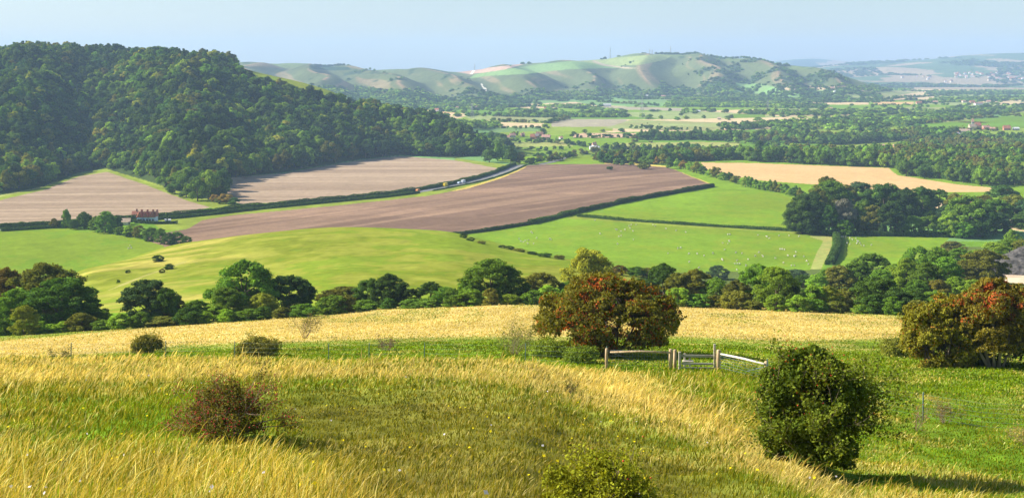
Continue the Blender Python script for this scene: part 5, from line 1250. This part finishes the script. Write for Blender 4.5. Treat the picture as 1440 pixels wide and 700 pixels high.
# ------------------------------------------------------------------ sheep
def sheep_mesh(graze):
    bm = bmesh.new()
    V_ = [(0, 0, .62), (.28, 0, .64), (-.30, 0, .62), (.48, 0, .78 if not graze else .5), (.62, 0, .86 if not graze else .2), (.80, 0, .80 if not graze else .08),
          (.26, .13, .35), (.26, -.13, .35), (-.30, .13, .35), (-.30, -.13, .35), (.26, .13, 0), (.26, -.13, 0), (-.31, .13, 0), (-.31, -.13, 0)]
    E_ = [(0, 1), (0, 2), (1, 3), (3, 4), (4, 5), (1, 6), (1, 7), (2, 8), (2, 9), (6, 10), (7, 11), (8, 12), (9, 13)]
    Rr = [.30, .28, .29, .15, .10, .06, .08, .08, .09, .09, .045, .045, .045, .045]
    vs = [bm.verts.new(v) for v in V_]
    for a, b in E_: bm.edges.new((vs[a], vs[b]))
    me = bpy.data.meshes.new('sheep_rig'); bm.to_mesh(me); bm.free(); o = bpy.data.objects.new('sheep_rig', me); COL.objects.link(o)
    sk = o.modifiers.new('skin', 'SKIN')
    for i, v in enumerate(me.skin_vertices[0].data): v.radius = (Rr[i], Rr[i]); v.use_root = (i == 0)
    su = o.modifiers.new('sub', 'SUBSURF'); su.levels = 1; su.render_levels = 1
    dg = bpy.context.evaluated_depsgraph_get(); m2 = bpy.data.meshes.new_from_object(o.evaluated_get(dg)); bpy.data.objects.remove(o)
    m2.name = 'sheep'; m2.materials.clear(); m2.materials.append(M_WOOL); return m2
M_WOOL = noisy('fleece', (.50, .47, .40), (.68, .65, .57), 6, bump=.5)
SM = [sheep_mesh(True), sheep_mesh(False)]
SP = []
for (sx, sy) in [(85,115),(90,118),(30,145),(38,155),(50,158),(72,150),(95,165),(70,165),(165,145),(172,147),(60,152),(110,140),(457,103),(462,105),(480,110),(498,104),(515,88),(520,97),(533,110),(545,82),(525,82),(465,167),(480,130),(535,147),(470,133),(620,82),(630,88),(678,99),(388,122),(365,62),(722,108),(765,115),(730,186),(742,184),(686,208),(780,210),(815,210),(845,218),(885,208),(780,246),(822,272),(925,235),(928,238),(950,125),(960,125),(955,152),(957,156),(950,165),(928,163),(936,192),(985,205),(1012,208),(1088,204),(1103,218),(1106,222),(1070,220),(1030,262),(990,240),(982,255),(992,255),(1003,255),(1040,235),(1082,128),(1122,135),(1132,142),(1175,130),(1180,190),(1190,190),(1200,192),(1215,218),(1247,218),(1250,203),(1243,222),(1285,222),(1298,242),(1305,257),(1230,262),(1244,262),(1195,250),(1220,130),(1265,133),(1160,230),(990,280)]:
    SP.append((720+sx*460/1440, 290+sy*460/1440))
for (sx, sy) in [(85,150),(105,152),(112,158),(135,157),(165,163),(180,172),(145,197),(165,203),(213,182),(216,190),(210,200),(232,198),(240,210),(257,213),(305,208),(222,186),(120,155),(205,165)]:
    SP.append((1160+sx*280/1307, 300+sy*280/1307))
SP += [(183,346), (181,349.5), (185,349)]
SP.sort(); n1 = n2 = n3 = 0; rs = random.Random(5)
for i, (px, row) in enumerate(SP):
    p = at(px, row, 480, 900); o = bpy.data.objects.new('sheep', SM[i % 2]); COL.objects.link(o)
    o.location = p-Vector((0, 0, .04)); o.rotation_euler.z = rs.uniform(0, 6.28); s = rs.uniform(.7, .95); o.scale = (s, s, s)
    if px < 300: n1 += 1; lb = 'white sheep in the left green field below the farmhouse trees, %s of three' % ordi(n1)
    elif px > 1170: n2 += 1; lb = 'white sheep in the small right-hand pasture, %s from the left' % ordi(n2)
    else: n3 += 1; lb = 'cream sheep in the big sheep pasture, %s from the left' % ordi(n3)
    tag(o, lb, 'sheep', 'sheep in the pastures')
# ------------------------------------------------------------------ dark spoil heap in the pit at the right
def heap(px, row, wpx, hpx, label):
    p = at(px, row, 250, 500); s = p.y/F; W = wpx*s; H = hpx*s; n = 60; V_ = []; 
    g = np.linspace(-1, 1, n); X_, Y_ = np.meshgrid(g, g); R = np.sqrt(X_**2+Y_**2)
    Z = np.clip(1-R*.95+.12*(fbm(X_*3+5, Y_*3+5, 4)-.5), 0, 1)**.85*H+(fbm(X_*14+5, Y_*14+5, 3)-.5)*.9*(R < 1)
    Z = Z+(fbm(X_*5+40, Y_*5+40, 2) > .55)*.25*(R < .9)
    wx_ = p.x+X_*W/2; wy_ = p.y+W*.3+Y_*W*.35; zz = hz(wx_.ravel(), wy_.ravel()).reshape(n, n)+Z-.35-(R >= 1)*.5
    V_ = np.stack([wx_-p.x, wy_-p.y, zz-p.z], -1).reshape(-1, 3); idx = np.arange(n*n).reshape(n, n); q = np.stack([idx[:-1, :-1], idx[:-1, 1:], idx[1:, 1:], idx[1:, :-1]], -1).reshape(-1, 4)
    o = link('spoil_heap', np_mesh('spoil_heap', V_, q, None, None, False, [noisy('dark_rubble', (.025, .025, .025), (.13, .12, .115), .8, detail=8, bump=1)])); o.location = p; tag(o, label, 'spoil heap'); return o
heap(1462, 385, 150, 38, 'dark grey rubble heap on the pale floor of the pit at the right edge')
# ------------------------------------------------------------------ camera, light, air
cam = bpy.data.cameras.new('camera'); co = bpy.data.objects.new('camera', cam); COL.objects.link(co)
co.location = (0, 0, 0); co.rotation_euler = (R_(90), 0, 0)
cam.sensor_width = 36; cam.lens = 36*F/1440; cam.shift_y = -(349.5-HY)/1440
cam.clip_start = .1; cam.clip_end = 60000
SC.camera = co
SUN_EL, SUN_AZ = 32.0, -80.0      # azimuth from +Y, clockwise positive
sd = Vector((math.sin(R_(SUN_AZ))*math.cos(R_(SUN_EL)), math.cos(R_(SUN_AZ))*math.cos(R_(SUN_EL)), math.sin(R_(SUN_EL))))
sl = bpy.data.lights.new('sun', 'SUN'); sl.energy = 5.0; sl.angle = R_(.53); sl.color = (1, .93, .79)
so = bpy.data.objects.new('sun', sl); COL.objects.link(so); so.rotation_euler = sd.to_track_quat('Z', 'Y').to_euler(); so.location = (-50, 0, 100)
w = bpy.data.worlds.new('World'); SC.world = w; w.use_nodes = True
nt = w.node_tree; bg = nt.nodes['Background']; sky = nt.nodes.new('ShaderNodeTexSky'); sky.sky_type = 'NISHITA'
sky.sun_disc = False; sky.sun_elevation = R_(SUN_EL); sky.sun_rotation = R_(SUN_AZ)
sky.altitude = 200; sky.air_density = 1.0; sky.dust_density = .8; sky.ozone_density = 1.6
nt.links.new(sky.outputs[0], bg.inputs['Color']); bg.inputs['Strength'].default_value = .068
HAZE = 0.0001
if HAZE:
    bm = bmesh.new(); bx(bm, -15500, 21500, -60, 15500, -170, 330)
    me = bpy.data.meshes.new('haze'); bm.to_mesh(me); bm.free()
    hm = bpy.data.materials.new('haze'); hm.use_nodes = True; hn = hm.node_tree; hn.nodes.clear()
    ho = hn.nodes.new('ShaderNodeOutputMaterial'); pv = hn.nodes.new('ShaderNodeVolumePrincipled')
    pv.inputs['Color'].default_value = (.45, .645, 1, 1); pv.inputs['Density'].default_value = HAZE; pv.inputs['Anisotropy'].default_value = .0
    hn.links.new(pv.outputs[0], ho.inputs['Volume']); me.materials.append(hm)
    o = link('haze', me); o['kind'] = 'stuff'; o['label'] = 'thin blue summer haze over the valley'
SC.view_settings.view_transform = 'Standard'; SC.view_settings.look = 'None'; SC.view_settings.gamma = 1
SC.view_settings.exposure = 1.15
SC.cycles.max_bounces = 6; SC.cycles.diffuse_bounces = 3; SC.cycles.transmission_bounces = 3; SC.cycles.volume_bounces = 1; SC.cycles.glossy_bounces = 1
SC.cycles.use_denoising = True
try: SC.cycles.denoiser = 'OPENIMAGEDENOISE'
except Exception: pass
SC.cycles.use_adaptive_sampling = True; SC.cycles.adaptive_threshold = .02
SC.cycles.sample_clamp_indirect = 6
SC.render.use_persistent_data = False
print('OBJ', len(SC.objects))
